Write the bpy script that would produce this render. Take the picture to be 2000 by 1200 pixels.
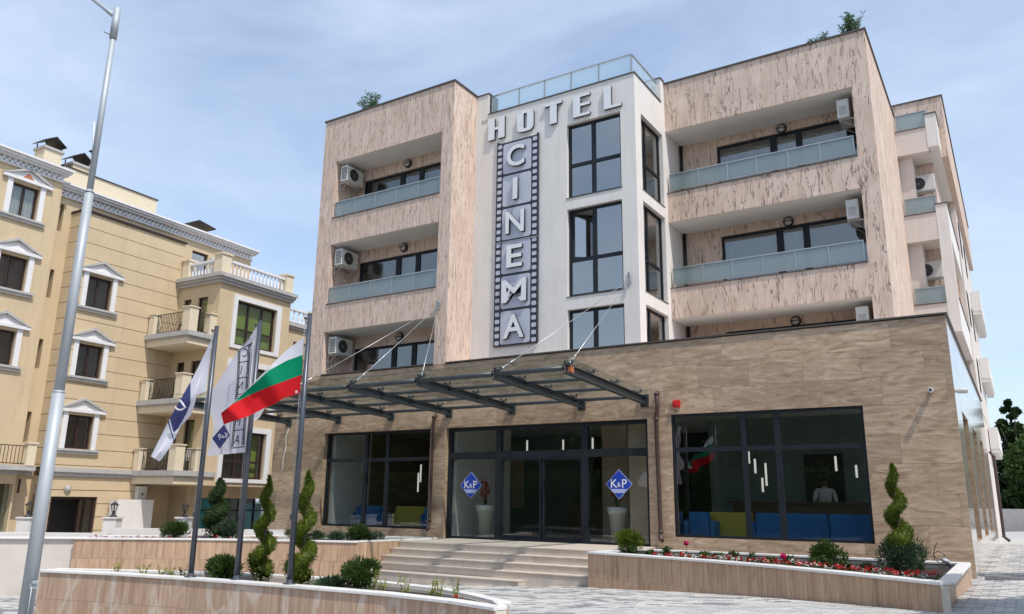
import bpy, math, random
from mathutils import Vector, Matrix
random.seed(7)
R = math.radians
for o in list(bpy.data.objects): bpy.data.objects.remove(o)
scn = bpy.context.scene
COL = scn.collection

# ------------------------------------------------------------------ camera
YAW, PITCH, ROLL = 0.5641, 0.2421, 0.0140
CAM = Vector((6.738, -18.085, 1.7054))
fwd = Vector((-math.sin(YAW)*math.cos(PITCH), math.cos(YAW)*math.cos(PITCH), math.sin(PITCH)))
rt = Vector((math.cos(YAW), math.sin(YAW), 0)); up = rt.cross(fwd)
r2 = rt*math.cos(ROLL)+up*math.sin(ROLL); u2 = -rt*math.sin(ROLL)+up*math.cos(ROLL)
cd = bpy.data.cameras.new('camera'); cam = bpy.data.objects.new('camera', cd); COL.objects.link(cam)
cd.sensor_width = 36; cd.lens = 1547.4/2000*36; cd.clip_start = 0.1; cd.clip_end = 2000
M = Matrix.Identity(4)
for i in range(3):
    M[i][0], M[i][1], M[i][2], M[i][3] = r2[i], u2[i], -fwd[i], CAM[i]
cam.matrix_world = M
scn.camera = cam

# ------------------------------------------------------------------ light
SUN = Vector((0.57, -0.215, 1.0)).normalized()           # direction towards the sun
sd = bpy.data.lights.new('sun', 'SUN'); sun = bpy.data.objects.new('sun', sd); COL.objects.link(sun)
sd.energy = 2.6; sd.angle = R(0.6); sd.color = (1.0, .955, .88)
sun.rotation_euler = (-SUN).to_track_quat('-Z', 'Y').to_euler(); sun.location = (30, -10, 60)
W = bpy.data.worlds.new('World'); scn.world = W; W.use_nodes = True
nt = W.node_tree; nt.nodes.clear()
def nd(t, typ, **k):
    n = t.nodes.new(typ)
    for a, b in k.items():
        if a.startswith('i_'):
            key = a[2:]; key = int(key) if key.isdigit() else key.replace('_', ' ')
            n.inputs[key].default_value = b
        else: setattr(n, a, b)
    return n
sky = nd(nt, 'ShaderNodeTexSky', sky_type='NISHITA', sun_disc=False, sun_elevation=math.asin(SUN.z),
         sun_rotation=math.atan2(SUN.x, SUN.y), air_density=1.0, dust_density=1.2, ozone_density=1.0)
bg = nd(nt, 'ShaderNodeBackground'); bg.inputs[1].default_value = 0.142
wo = nd(nt, 'ShaderNodeOutputWorld')
tc = nd(nt, 'ShaderNodeTexCoord')
mp = nd(nt, 'ShaderNodeMapping'); mp.inputs['Scale'].default_value = (1.3, 1.6, 4.2); mp.inputs['Rotation'].default_value = (R(8), R(-10), R(30))
no = nd(nt, 'ShaderNodeTexNoise'); no.inputs['Scale'].default_value = 1.7; no.inputs['Detail'].default_value = 7; no.inputs['Roughness'].default_value = .56; no.inputs['Distortion'].default_value = .35
cr = nd(nt, 'ShaderNodeValToRGB'); cr.color_ramp.elements[0].position = .34; cr.color_ramp.elements[1].position = .74
cr.color_ramp.elements[0].color = (.26, .26, .26, 1); cr.color_ramp.elements[1].color = (.80, .80, .80, 1)
mx = nd(nt, 'ShaderNodeMix', data_type='RGBA'); mx.inputs[7].default_value = (3.75, 4.4, 5.35, 1)
L = nt.links.new
L(tc.outputs['Generated'], mp.inputs[0]); L(mp.outputs[0], no.inputs['Vector']); L(no.outputs['Fac'], cr.inputs[0])
L(cr.outputs[0], mx.inputs[0]); L(sky.outputs[0], mx.inputs[6]); L(mx.outputs[2], bg.inputs[0]); L(bg.outputs[0], wo.inputs[0])
vs = scn.view_settings
vs.view_transform = 'Standard'; vs.look = 'None'; vs.exposure = 0.56; vs.gamma = 1.0; vs.use_curve_mapping = False
scn.render.engine = 'CYCLES'
cy = scn.cycles; cy.max_bounces = 8; cy.transparent_max_bounces = 16; cy.diffuse_bounces = 4; cy.glossy_bounces = 4
cy.use_denoising = True; cy.caustics_reflective = False; cy.caustics_refractive = False

# ------------------------------------------------------------------ materials
MATS = {}
def newmat(name):
    m = bpy.data.materials.new(name); m.use_nodes = True; t = m.node_tree; t.nodes.clear()
    o = nd(t, 'ShaderNodeOutputMaterial'); MATS[name] = m
    return m, t, o
def hexl(c):    # sRGB 0-255 -> linear
    return tuple((x/255/12.92 if x/255 <= .04045 else ((x/255+.055)/1.055)**2.4) for x in c)+(1,)
def plain(name, col, rough=.6, metal=0.0, var=.12, scale=8, bump=0.0, stretch=(1, 1, 1), objvar=0.0, spec=.5, coat=0, bscale=None, streak=0.0, sst=(5, 5, .35)):
    m, t, o = newmat(name)
    b = nd(t, 'ShaderNodeBsdfPrincipled'); b.inputs['Roughness'].default_value = rough; b.inputs['Metallic'].default_value = metal
    b.inputs['Specular IOR Level'].default_value = spec; b.inputs['Coat Weight'].default_value = coat
    tcn = nd(t, 'ShaderNodeTexCoord'); mpn = nd(t, 'ShaderNodeMapping'); mpn.inputs['Scale'].default_value = stretch
    n = nd(t, 'ShaderNodeTexNoise'); n.inputs['Scale'].default_value = scale; n.inputs['Detail'].default_value = 6; n.inputs['Roughness'].default_value = .6
    hv = nd(t, 'ShaderNodeHueSaturation'); hv.inputs['Color'].default_value = (*col[:3], 1)
    mr = nd(t, 'ShaderNodeMapRange'); mr.inputs[1].default_value = .3; mr.inputs[2].default_value = .7
    mr.inputs[3].default_value = 1-var; mr.inputs[4].default_value = 1+var
    t.links.new(tcn.outputs['Object'], mpn.inputs[0]); t.links.new(mpn.outputs[0], n.inputs['Vector'])
    t.links.new(n.outputs['Fac'], mr.inputs[0])
    if objvar:
        oi = nd(t, 'ShaderNodeObjectInfo'); m2 = nd(t, 'ShaderNodeMapRange'); m2.inputs[3].default_value = 1-objvar; m2.inputs[4].default_value = 1+objvar
        mu = nd(t, 'ShaderNodeMath', operation='MULTIPLY')
        t.links.new(oi.outputs['Random'], m2.inputs[0]); t.links.new(m2.outputs[0], mu.inputs[0]); t.links.new(mr.outputs[0], mu.inputs[1])
        t.links.new(mu.outputs[0], hv.inputs['Value'])
    else: t.links.new(mr.outputs[0], hv.inputs['Value'])
    colo = hv.outputs[0]
    if streak:     # rain streaks and grime
        ms_ = nd(t, 'ShaderNodeMapping'); ms_.inputs['Scale'].default_value = sst; t.links.new(tcn.outputs['Object'], ms_.inputs[0])
        ns = nd(t, 'ShaderNodeTexNoise'); ns.inputs['Scale'].default_value = 1.3; ns.inputs['Detail'].default_value = 7; ns.inputs['Roughness'].default_value = .65; t.links.new(ms_.outputs[0], ns.inputs['Vector'])
        r3 = nd(t, 'ShaderNodeMapRange'); r3.inputs[1].default_value = .5; r3.inputs[2].default_value = .78; r3.inputs[4].default_value = streak; t.links.new(ns.outputs['Fac'], r3.inputs[0])
        x3 = nd(t, 'ShaderNodeMix', data_type='RGBA'); x3.inputs[7].default_value = (col[0]*.42, col[1]*.40, col[2]*.37, 1); t.links.new(r3.outputs[0], x3.inputs[0]); t.links.new(colo, x3.inputs[6]); colo = x3.outputs[2]
    t.links.new(colo, b.inputs['Base Color'])
    if bump:
        n2 = nd(t, 'ShaderNodeTexNoise'); n2.inputs['Scale'].default_value = bscale or scale*5; n2.inputs['Detail'].default_value = 4
        bp = nd(t, 'ShaderNodeBump'); bp.inputs['Strength'].default_value = bump; bp.inputs['Distance'].default_value = .02
        t.links.new(mpn.outputs[0], n2.inputs['Vector']); t.links.new(n2.outputs['Fac'], bp.inputs['Height']); t.links.new(bp.outputs[0], b.inputs['Normal'])
    t.links.new(b.outputs[0], o.inputs[0])
    return m
def ramp_tex(name, stops, stretch, scale, rough=.55, detail=6, dist=1.0, objvar=.1, bump=.25, shift=True, cracks=None, spec=.4, mott=None):
    """veined stone / bark plaster / wood-look tile: stretched noise through a colour ramp"""
    m, t, o = newmat(name); lk = t.links.new
    b = nd(t, 'ShaderNodeBsdfPrincipled'); b.inputs['Roughness'].default_value = rough; b.inputs['Specular IOR Level'].default_value = spec
    tcn = nd(t, 'ShaderNodeTexCoord'); mpn = nd(t, 'ShaderNodeMapping'); mpn.inputs['Scale'].default_value = stretch
    oi = nd(t, 'ShaderNodeObjectInfo')
    if shift:
        mu = nd(t, 'ShaderNodeVectorMath', operation='SCALE'); mu.inputs[0].default_value = (7.3, 3.1, 9.7)
        lk(oi.outputs['Random'], mu.inputs['Scale']); ad = nd(t, 'ShaderNodeVectorMath', operation='ADD')
        lk(tcn.outputs['Object'], ad.inputs[0]); lk(mu.outputs[0], ad.inputs[1]); lk(ad.outputs[0], mpn.inputs[0])
    else: lk(tcn.outputs['Object'], mpn.inputs[0])
    n = nd(t, 'ShaderNodeTexNoise'); n.inputs['Scale'].default_value = scale; n.inputs['Detail'].default_value = detail
    n.inputs['Roughness'].default_value = .62; n.inputs['Distortion'].default_value = dist
    lk(mpn.outputs[0], n.inputs['Vector'])
    cr = nd(t, 'ShaderNodeValToRGB'); e = cr.color_ramp.elements
    while len(e) < len(stops): e.new(.5)
    for el, (p, c) in zip(e, stops): el.position = p; el.color = (*c[:3], 1)
    lk(n.outputs['Fac'], cr.inputs[0]); colr = cr.outputs[0]
    if cracks:
        sc, width, ccol, ramt, cst = cracks
        mp2 = nd(t, 'ShaderNodeMapping'); mp2.inputs['Scale'].default_value = cst; lk(tcn.outputs['Object'], mp2.inputs[0])
        n3 = nd(t, 'ShaderNodeTexNoise'); n3.inputs['Scale'].default_value = sc; n3.inputs['Detail'].default_value = 3; n3.inputs['Distortion'].default_value = .6
        lk(mp2.outputs[0], n3.inputs['Vector'])
        s = nd(t, 'ShaderNodeMath', operation='SUBTRACT'); s.inputs[1].default_value = .5; lk(n3.outputs['Fac'], s.inputs[0])
        a = nd(t, 'ShaderNodeMath', operation='ABSOLUTE'); lk(s.outputs[0], a.inputs[0])
        mr = nd(t, 'ShaderNodeMapRange'); mr.inputs[1].default_value = width; mr.inputs[2].default_value = width*.25; lk(a.outputs[0], mr.inputs[0])
        n4 = nd(t, 'ShaderNodeTexNoise'); n4.inputs['Scale'].default_value = sc*.9; n4.inputs['Detail'].default_value = 2; lk(mp2.outputs[0], n4.inputs['Vector'])
        m4 = nd(t, 'ShaderNodeMapRange'); m4.inputs[1].default_value = .42; m4.inputs[2].default_value = .52; lk(n4.outputs['Fac'], m4.inputs[0])
        mm = nd(t, 'ShaderNodeMath', operation='MULTIPLY'); lk(mr.outputs[0], mm.inputs[0]); lk(m4.outputs[0], mm.inputs[1])
        ma = nd(t, 'ShaderNodeMath', operation='MULTIPLY'); ma.inputs[1].default_value = ramt; lk(mm.outputs[0], ma.inputs[0])
        mxx = nd(t, 'ShaderNodeMix', data_type='RGBA'); mxx.inputs[7].default_value = (*ccol[:3], 1)
        lk(ma.outputs[0], mxx.inputs[0]); lk(colr, mxx.inputs[6]); colr = mxx.outputs[2]
    if mott:
        msc, mamt, mst, mcol = mott
        mp3 = nd(t, 'ShaderNodeMapping'); mp3.inputs['Scale'].default_value = mst; lk(tcn.outputs['Object'], mp3.inputs[0])
        n5 = nd(t, 'ShaderNodeTexNoise'); n5.inputs['Scale'].default_value = msc; n5.inputs['Detail'].default_value = 5; n5.inputs['Roughness'].default_value = .65; n5.inputs['Distortion'].default_value = .8
        lk(mp3.outputs[0], n5.inputs['Vector'])
        m5 = nd(t, 'ShaderNodeMapRange'); m5.inputs[1].default_value = .42; m5.inputs[2].default_value = .68; m5.inputs[4].default_value = mamt; lk(n5.outputs['Fac'], m5.inputs[0])
        mx5 = nd(t, 'ShaderNodeMix', data_type='RGBA'); mx5.inputs[7].default_value = (*mcol, 1); lk(m5.outputs[0], mx5.inputs[0]); lk(colr, mx5.inputs[6]); colr = mx5.outputs[2]
    hv = nd(t, 'ShaderNodeHueSaturation'); lk(colr, hv.inputs['Color'])
    m2 = nd(t, 'ShaderNodeMapRange'); m2.inputs[3].default_value = 1-objvar; m2.inputs[4].default_value = 1+objvar
    lk(oi.outputs['Random'], m2.inputs[0]); lk(m2.outputs[0], hv.inputs['Value'])
    lk(hv.outputs[0], b.inputs['Base Color'])
    if bump:
        bp = nd(t, 'ShaderNodeBump'); bp.inputs['Strength'].default_value = bump; bp.inputs['Distance'].default_value = .02
        lk(n.outputs['Fac'], bp.inputs['Height']); lk(bp.outputs[0], b.inputs['Normal'])
    lk(b.outputs[0], o.inputs[0])
    return m
def fresnel(t):
    geo = nd(t, 'ShaderNodeNewGeometry'); mr = nd(t, 'ShaderNodeMapRange'); mr.inputs[3].default_value = 1.5; mr.inputs[4].default_value = 1/1.5
    t.links.new(geo.outputs['Backfacing'], mr.inputs[0]); f = nd(t, 'ShaderNodeFresnel'); t.links.new(mr.outputs[0], f.inputs[0]); return f
def glassmat(name, tint, refl=1.0, rough=0.0, base_refl=.06, top_refl=1.0):
    m, t, o = newmat(name); lk = t.links.new
    tr = nd(t, 'ShaderNodeBsdfTransparent'); tr.inputs[0].default_value = (*tint, 1)
    gl = nd(t, 'ShaderNodeBsdfGlossy'); gl.inputs['Roughness'].default_value = rough; gl.inputs[0].default_value = (refl, refl, refl, 1)
    lw = fresnel(t)
    mr = nd(t, 'ShaderNodeMapRange'); mr.inputs[1].default_value = .04; mr.inputs[2].default_value = 1; mr.inputs[3].default_value = base_refl; mr.inputs[4].default_value = top_refl
    n = nd(t, 'ShaderNodeTexNoise'); n.inputs['Scale'].default_value = .7; tcn = nd(t, 'ShaderNodeTexCoord'); lk(tcn.outputs['Object'], n.inputs['Vector'])
    bp = nd(t, 'ShaderNodeBump'); bp.inputs['Strength'].default_value = .04; bp.inputs['Distance'].default_value = .05; lk(n.outputs['Fac'], bp.inputs['Height']); lk(bp.outputs[0], gl.inputs['Normal'])
    ms = nd(t, 'ShaderNodeMixShader'); lk(lw.outputs[0], mr.inputs[0]); lk(mr.outputs[0], ms.inputs[0]); lk(tr.outputs[0], ms.inputs[1]); lk(gl.outputs[0], ms.inputs[2]); lk(ms.outputs[0], o.inputs[0])
    return m
def frosted(name, col, trans=.25, refl=.08):
    m, t, o = newmat(name); lk = t.links.new
    d = nd(t, 'ShaderNodeBsdfDiffuse'); d.inputs[0].default_value = (*col, 1)
    tl = nd(t, 'ShaderNodeBsdfTranslucent'); tl.inputs[0].default_value = (*col, 1)
    tr = nd(t, 'ShaderNodeBsdfTransparent'); tr.inputs[0].default_value = (.90, .97, .98, 1)
    gl = nd(t, 'ShaderNodeBsdfGlossy'); gl.inputs['Roughness'].default_value = .18
    a = nd(t, 'ShaderNodeMixShader'); a.inputs[0].default_value = .55; lk(d.outputs[0], a.inputs[1]); lk(tl.outputs[0], a.inputs[2])
    b = nd(t, 'ShaderNodeMixShader'); b.inputs[0].default_value = trans; lk(a.outputs[0], b.inputs[1]); lk(tr.outputs[0], b.inputs[2])
    fr = fresnel(t)
    mr = nd(t, 'ShaderNodeMapRange'); mr.inputs[1].default_value = .04; mr.inputs[3].default_value = refl; lk(fr.outputs[0], mr.inputs[0])
    n = nd(t, 'ShaderNodeTexNoise'); n.inputs['Scale'].default_value = 3; bp = nd(t, 'ShaderNodeBump'); bp.inputs['Strength'].default_value = .03; lk(n.outputs['Fac'], bp.inputs['Height']); lk(bp.outputs[0], gl.inputs['Normal'])
    c = nd(t, 'ShaderNodeMixShader'); lk(mr.outputs[0], c.inputs[0]); lk(b.outputs[0], c.inputs[1]); lk(gl.outputs[0], c.inputs[2]); lk(c.outputs[0], o.inputs[0])
    return m
def leafmat(name, c1, c2, trans=.35):
    m, t, o = newmat(name); lk = t.links.new
    tcn = nd(t, 'ShaderNodeTexCoord'); n = nd(t, 'ShaderNodeTexNoise'); n.inputs['Scale'].default_value = 9; n.inputs['Detail'].default_value = 3
    geo = nd(t, 'ShaderNodeNewGeometry')
    mr = nd(t, 'ShaderNodeMapRange'); mr.inputs[1].default_value = .3; mr.inputs[2].default_value = .7
    ad = nd(t, 'ShaderNodeMath', operation='MULTIPLY_ADD'); ad.inputs[1].default_value = .5; 
    mx = nd(t, 'ShaderNodeMix', data_type='RGBA'); mx.inputs[6].default_value = (*c1, 1); mx.inputs[7].default_value = (*c2, 1)
    lk(tcn.outputs['Object'], n.inputs['Vector']); lk(n.outputs['Fac'], mr.inputs[0])
    hf = nd(t, 'ShaderNodeMath', operation='MULTIPLY'); hf.inputs[1].default_value = .5; lk(mr.outputs[0], hf.inputs[0])
    lk(geo.outputs['Random Per Island'], ad.inputs[0]); lk(hf.outputs[0], ad.inputs[2]); lk(ad.outputs[0], mx.inputs[0])
    d = nd(t, 'ShaderNodeBsdfPrincipled'); d.inputs['Roughness'].default_value = .55; d.inputs['Specular IOR Level'].default_value = .3
    tl = nd(t, 'ShaderNodeBsdfTranslucent'); lk(mx.outputs[2], d.inputs['Base Color']); lk(mx.outputs[2], tl.inputs[0])
    ms = nd(t, 'ShaderNodeMixShader'); ms.inputs[0].default_value = trans; lk(d.outputs[0], ms.inputs[1]); lk(tl.outputs[0], ms.inputs[2]); lk(ms.outputs[0], o.inputs[0])
    return m

BK = [(.28, (.55, .41, .33)), (.44, (.66, .51, .415)), (.57, (.71, .56, .465)), (.74, (.78, .64, .545))]
BARK = ramp_tex('bark_plaster_fine', BK, (6.0, 6.0, .9), 1.0, rough=.75, dist=.7, objvar=0, bump=.4, shift=False,
                cracks=(1.0, .045, (.27, .18, .135), .75, (14, 14, 1.6)), spec=.25, mott=(.7, .42, (1, 1, 1), (.52, .385, .31)))
BARKR = ramp_tex('bark_plaster_coarse', BK, (5.0, 5.0, .9), 1.0, rough=.75, dist=.7, objvar=0, bump=.5, shift=False,
                cracks=(1.0, .030, (.17, .112, .085), .92, (9.5, 9.5, 1.25)), spec=.25, mott=(.8, .5, (1, 1, 1), (.50, .375, .30)))
TRAV = ramp_tex('travertine', [(.33, (.29, .193, .122)), (.45, (.41, .29, .19)), (.55, (.485, .352, .241)), (.68, (.60, .46, .335))], (.75, .75, 3.3), 2.2, rough=.45, dist=1.5, detail=11, objvar=.17, bump=.03,
                cracks=(1.2, .012, (.25, .17, .11), .45, (1.0, 1.0, 5.5)), mott=(1.1, .32, (.8, .8, 1.8), (.31, .215, .145)))
TRAVP = ramp_tex('polished_stone', [(.3, (.48, .40, .33)), (.5, (.58, .51, .44)), (.75, (.66, .60, .53))], (.8, .8, 3.0), 1.4, rough=.07, dist=1.2, objvar=.06, bump=.0, spec=.8)
WOODT = ramp_tex('wood_look_tile', [(.25, (.29, .17, .105)), (.42, (.43, .275, .18)), (.58, (.53, .36, .245)), (.78, (.62, .455, .33))], (15, 15, .8), 1.0, rough=.45, dist=.9, objvar=.05, bump=.05, shift=True,
                 cracks=(1.0, .03, (.21, .13, .085), .55, (13, 13, .55)))
WOODS = ramp_tex('stained_wood_look_tile', [(.25, (.27, .165, .11)), (.42, (.40, .265, .185)), (.58, (.49, .345, .25)), (.78, (.58, .44, .335))], (15, 15, .8), 1.0, rough=.45, dist=.9, objvar=.05, bump=.05, shift=True,
                 cracks=(1.0, .06, (.62, .55, .47), .6, (2.6, 2.6, .9)))
WHITE = plain('white_render', (.74, .705, .67), .8, streak=.22, var=.05, scale=.8, bump=.06, bscale=120)
PINKW = plain('pale_render', (.67, .60, .55), .8, streak=.2, var=.04, scale=1.2, bump=.05, bscale=120)
SOFF = plain('soffit_white', (.72, .72, .70), .8, var=.03, scale=2)
FRAME = plain('anthracite_frame', (.016, .020, .026), .5, var=.1, scale=6, spec=.25)
STEEL = plain('painted_steel', (.034, .044, .05), .38, var=.15, scale=5)
COPM = plain('metal_coping', (.10, .085, .075), .45, .3, var=.15, scale=4)
RAILM = plain('steel_rail', (.42, .43, .42), .35, .7, var=.1)
MARB = plain('white_marble', (.76, .74, .71), .4, streak=.35, sst=(2.5, 2.5, 2.5), var=.06, scale=3, bump=.03)
STEPM = plain('step_stone', (.55, .475, .40), .55, streak=.35, sst=(1.5, 1.5, 1.5), var=.09, scale=4, objvar=.04, bump=.04)
GROUT = plain('grout', (.62, .55, .47), .9, var=.08)
SOIL = plain('soil', (.035, .026, .02), .95, var=.4, scale=30, bump=1.0)
PAVER = plain('paver', (.45, .44, .42), .8, var=.13, scale=3.5, objvar=.16, bump=.15, bscale=70)
ASPH = plain('asphalt', (.10, .098, .095), .9, var=.2, scale=6, bump=.3, bscale=90)
JOINT = plain('joint_sand', (.30, .29, .27), .95, var=.2, scale=20)
GLASS = glassmat('window_glass', (.74, .77, .77), .85, base_refl=.30)
GLASSU = glassmat('upper_glass', (.80, .83, .83), .85, base_refl=.14)
GLASSD = glassmat('dark_glass', (.95, .965, .96), .85, base_refl=.075, top_refl=.85)
CLEAR = glassmat('canopy_glass', (.90, .93, .92), .9, base_refl=.02, top_refl=.55)
FROST = frosted('frosted_glass', (.47, .575, .595), .36, .09)
FROSTL = frosted('roof_glass', (.90, .96, .97), .84, .04)
CREAM = plain('cream_render', (.585, .458, .295), .85, streak=.20, var=.06, scale=.9, bump=.05, bscale=90)
CREAML = plain('cream_pale', (.70, .60, .44), .8, var=.03, scale=2)
GROOVE = plain('groove_shadow_joint', (.33, .25, .155), .9, var=.05)
TRIMW = plain('white_trim', (.74, .73, .73), .6, streak=.2, var=.04, scale=4)
TRIMG = plain('grey_trim', (.44, .425, .41), .65, streak=.4, sst=(4, 4, 1), var=.06, scale=4)
BROWNF = plain('brown_frame', (.035, .017, .014), .45, var=.1)
IRON = plain('wrought_iron', (.014, .013, .013), .5, var=.1)
GALV = plain('galvanised_steel', (.40, .43, .455), .55, .25, streak=.3, sst=(14, 14, .6), var=.12, scale=3, stretch=(1, 1, .4))
POLEM = plain('grey_pole', (.075, .085, .105), .35, .4, var=.08)
BROWNP = plain('brown_pipe', (.055, .03, .024), .4, var=.12)
PLAST = plain('white_plastic', (.60, .59, .56), .45, var=.05, scale=6)
BLACKP = plain('black_plastic', (.012, .012, .013), .45, var=.1)
REDP = plain('red_plastic', (.55, .012, .012), .35, var=.05)
ALU = plain('letter_face', (.76, .77, .79), .4, var=.04)
DARKM = plain('letter_side', (.03, .033, .04), .6, 0.0, var=.08)
FILMP = plain('film_panel', (.50, .52, .60), .35, var=.05, scale=1.5)
FILMB = plain('film_black', (.026, .027, .038), .4, var=.1)
BLUE = plain('sign_blue', (.012, .055, .42), .35, var=.04)
PALEB = plain('sign_pale_blue', (.42, .47, .75), .4, var=.03)
SIGNW = plain('sign_white', (.8, .8, .8), .4, var=.02)
CABLE = plain('wire_rope', (.50, .50, .49), .35, .6, var=.1)
ORANGE = plain('copper_block', (.42, .13, .05), .5, var=.1)
def cloth(name, col):
    m, t, o = newmat(name); lk = t.links.new
    d = nd(t, 'ShaderNodeBsdfPrincipled'); d.inputs['Roughness'].default_value = .75; d.inputs['Specular IOR Level'].default_value = .2
    tcn = nd(t, 'ShaderNodeTexCoord'); n = nd(t, 'ShaderNodeTexNoise'); n.inputs['Scale'].default_value = 260; lk(tcn.outputs['Object'], n.inputs['Vector'])
    mr = nd(t, 'ShaderNodeMapRange'); mr.inputs[3].default_value = .9; mr.inputs[4].default_value = 1.08; lk(n.outputs['Fac'], mr.inputs[0])
    hv = nd(t, 'ShaderNodeHueSaturation'); hv.inputs['Color'].default_value = (*col, 1); lk(mr.outputs[0], hv.inputs['Value']); lk(hv.outputs[0], d.inputs['Base Color'])
    tl = nd(t, 'ShaderNodeBsdfTranslucent'); lk(hv.outputs[0], tl.inputs[0])
    ms = nd(t, 'ShaderNodeMixShader'); ms.inputs[0].default_value = .35; lk(d.outputs[0], ms.inputs[1]); lk(tl.outputs[0], ms.inputs[2]); lk(ms.outputs[0], o.inputs[0])
    return m
FW = cloth('flag_white', (.82, .81, .88)); FG = cloth('flag_green', (.0, .27, .13)); FR = cloth('flag_red', (.62, .012, .018)); FN = cloth('flag_navy', (.075, .085, .23)); FK = cloth('flag_black', (.03, .03, .04))
CURT = cloth('curtain', (.55, .57, .53)); CURTG = cloth('green_curtain', (.30, .42, .07))
SOFB = plain('sofa_blue', (.015, .12, .31), .8, var=.1, scale=20); SOFY = plain('sofa_yellow', (.36, .30, .045), .8, var=.1, scale=20)
ROOMW = plain('room_wall', (.62, .62, .58), .8, var=.05); ROOMT = plain('room_teal', (.20, .27, .26), .8, var=.05); ROOMB = plain('room_brick', (.42, .33, .24), .7, var=.12, scale=4, stretch=(1, 1, 4))
ROOMF = plain('room_floor', (.40, .36, .31), .3, var=.08); CEIL = plain('room_ceiling', (.78, .78, .76), .8, var=.02); WOODI = plain('counter_wood', (.13, .08, .05), .5, var=.15, stretch=(1, 1, 4))
DARKI = plain('unlit_interior', (.016, .014, .013), .5, var=.2); TEAL = plain('teal_sheet', (.02, .20, .22), .5, var=.1)  # DARKI: near-black colour standing in for unlit interiors
POTW = plain('white_pot', (.62, .63, .58), .4, var=.04)
BARKT = plain('tree_bark', (.09, .065, .045), .9, var=.3, scale=12, stretch=(3, 3, .6), bump=.6)
LF_LIME = leafmat('foliage_lime', (.032, .065, .006), (.17, .215, .016))
LF_MID = leafmat('foliage_mid', (.022, .055, .012), (.085, .14, .028))
LF_DARK = leafmat('foliage_dark', (.014, .036, .012), (.055, .10, .028))
LF_BLUE = leafmat('foliage_bluegreen', (.03, .06, .035), (.09, .15, .08))
LF_YEL = leafmat('foliage_variegated', (.16, .22, .03), (.50, .48, .10))
LF_OLE = leafmat('foliage_oleander', (.035, .085, .03), (.11, .20, .065))
PET_R = leafmat('petal_red', (.38, .008, .012), (.60, .03, .03), .25); PET_W = leafmat('petal_white', (.62, .60, .55), (.8, .78, .74), .25)
PET_P = leafmat('petal_pink', (.55, .01, .12), (.75, .03, .22), .25); PET_V = leafmat('petal_magenta', (.22, .02, .12), (.45, .08, .22), .25)
LAMPT = bpy.data.materials.new('lit_tube'); LAMPT.use_nodes = True; LAMPT.node_tree.nodes['Principled BSDF'].inputs['Emission Color'].default_value = (1, .96, .9, 1); LAMPT.node_tree.nodes['Principled BSDF'].inputs['Emission Strength'].default_value = .40
SKIN = plain('skin', (.16, .085, .055), .6, var=.08); HAIR = plain('hair', (.012, .01, .009), .7, var=.2); SHIRT = plain('white_shirt', (.62, .62, .64), .8, var=.05); TROU = plain('dark_trousers', (.02, .02, .025), .8, var=.1)

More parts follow.
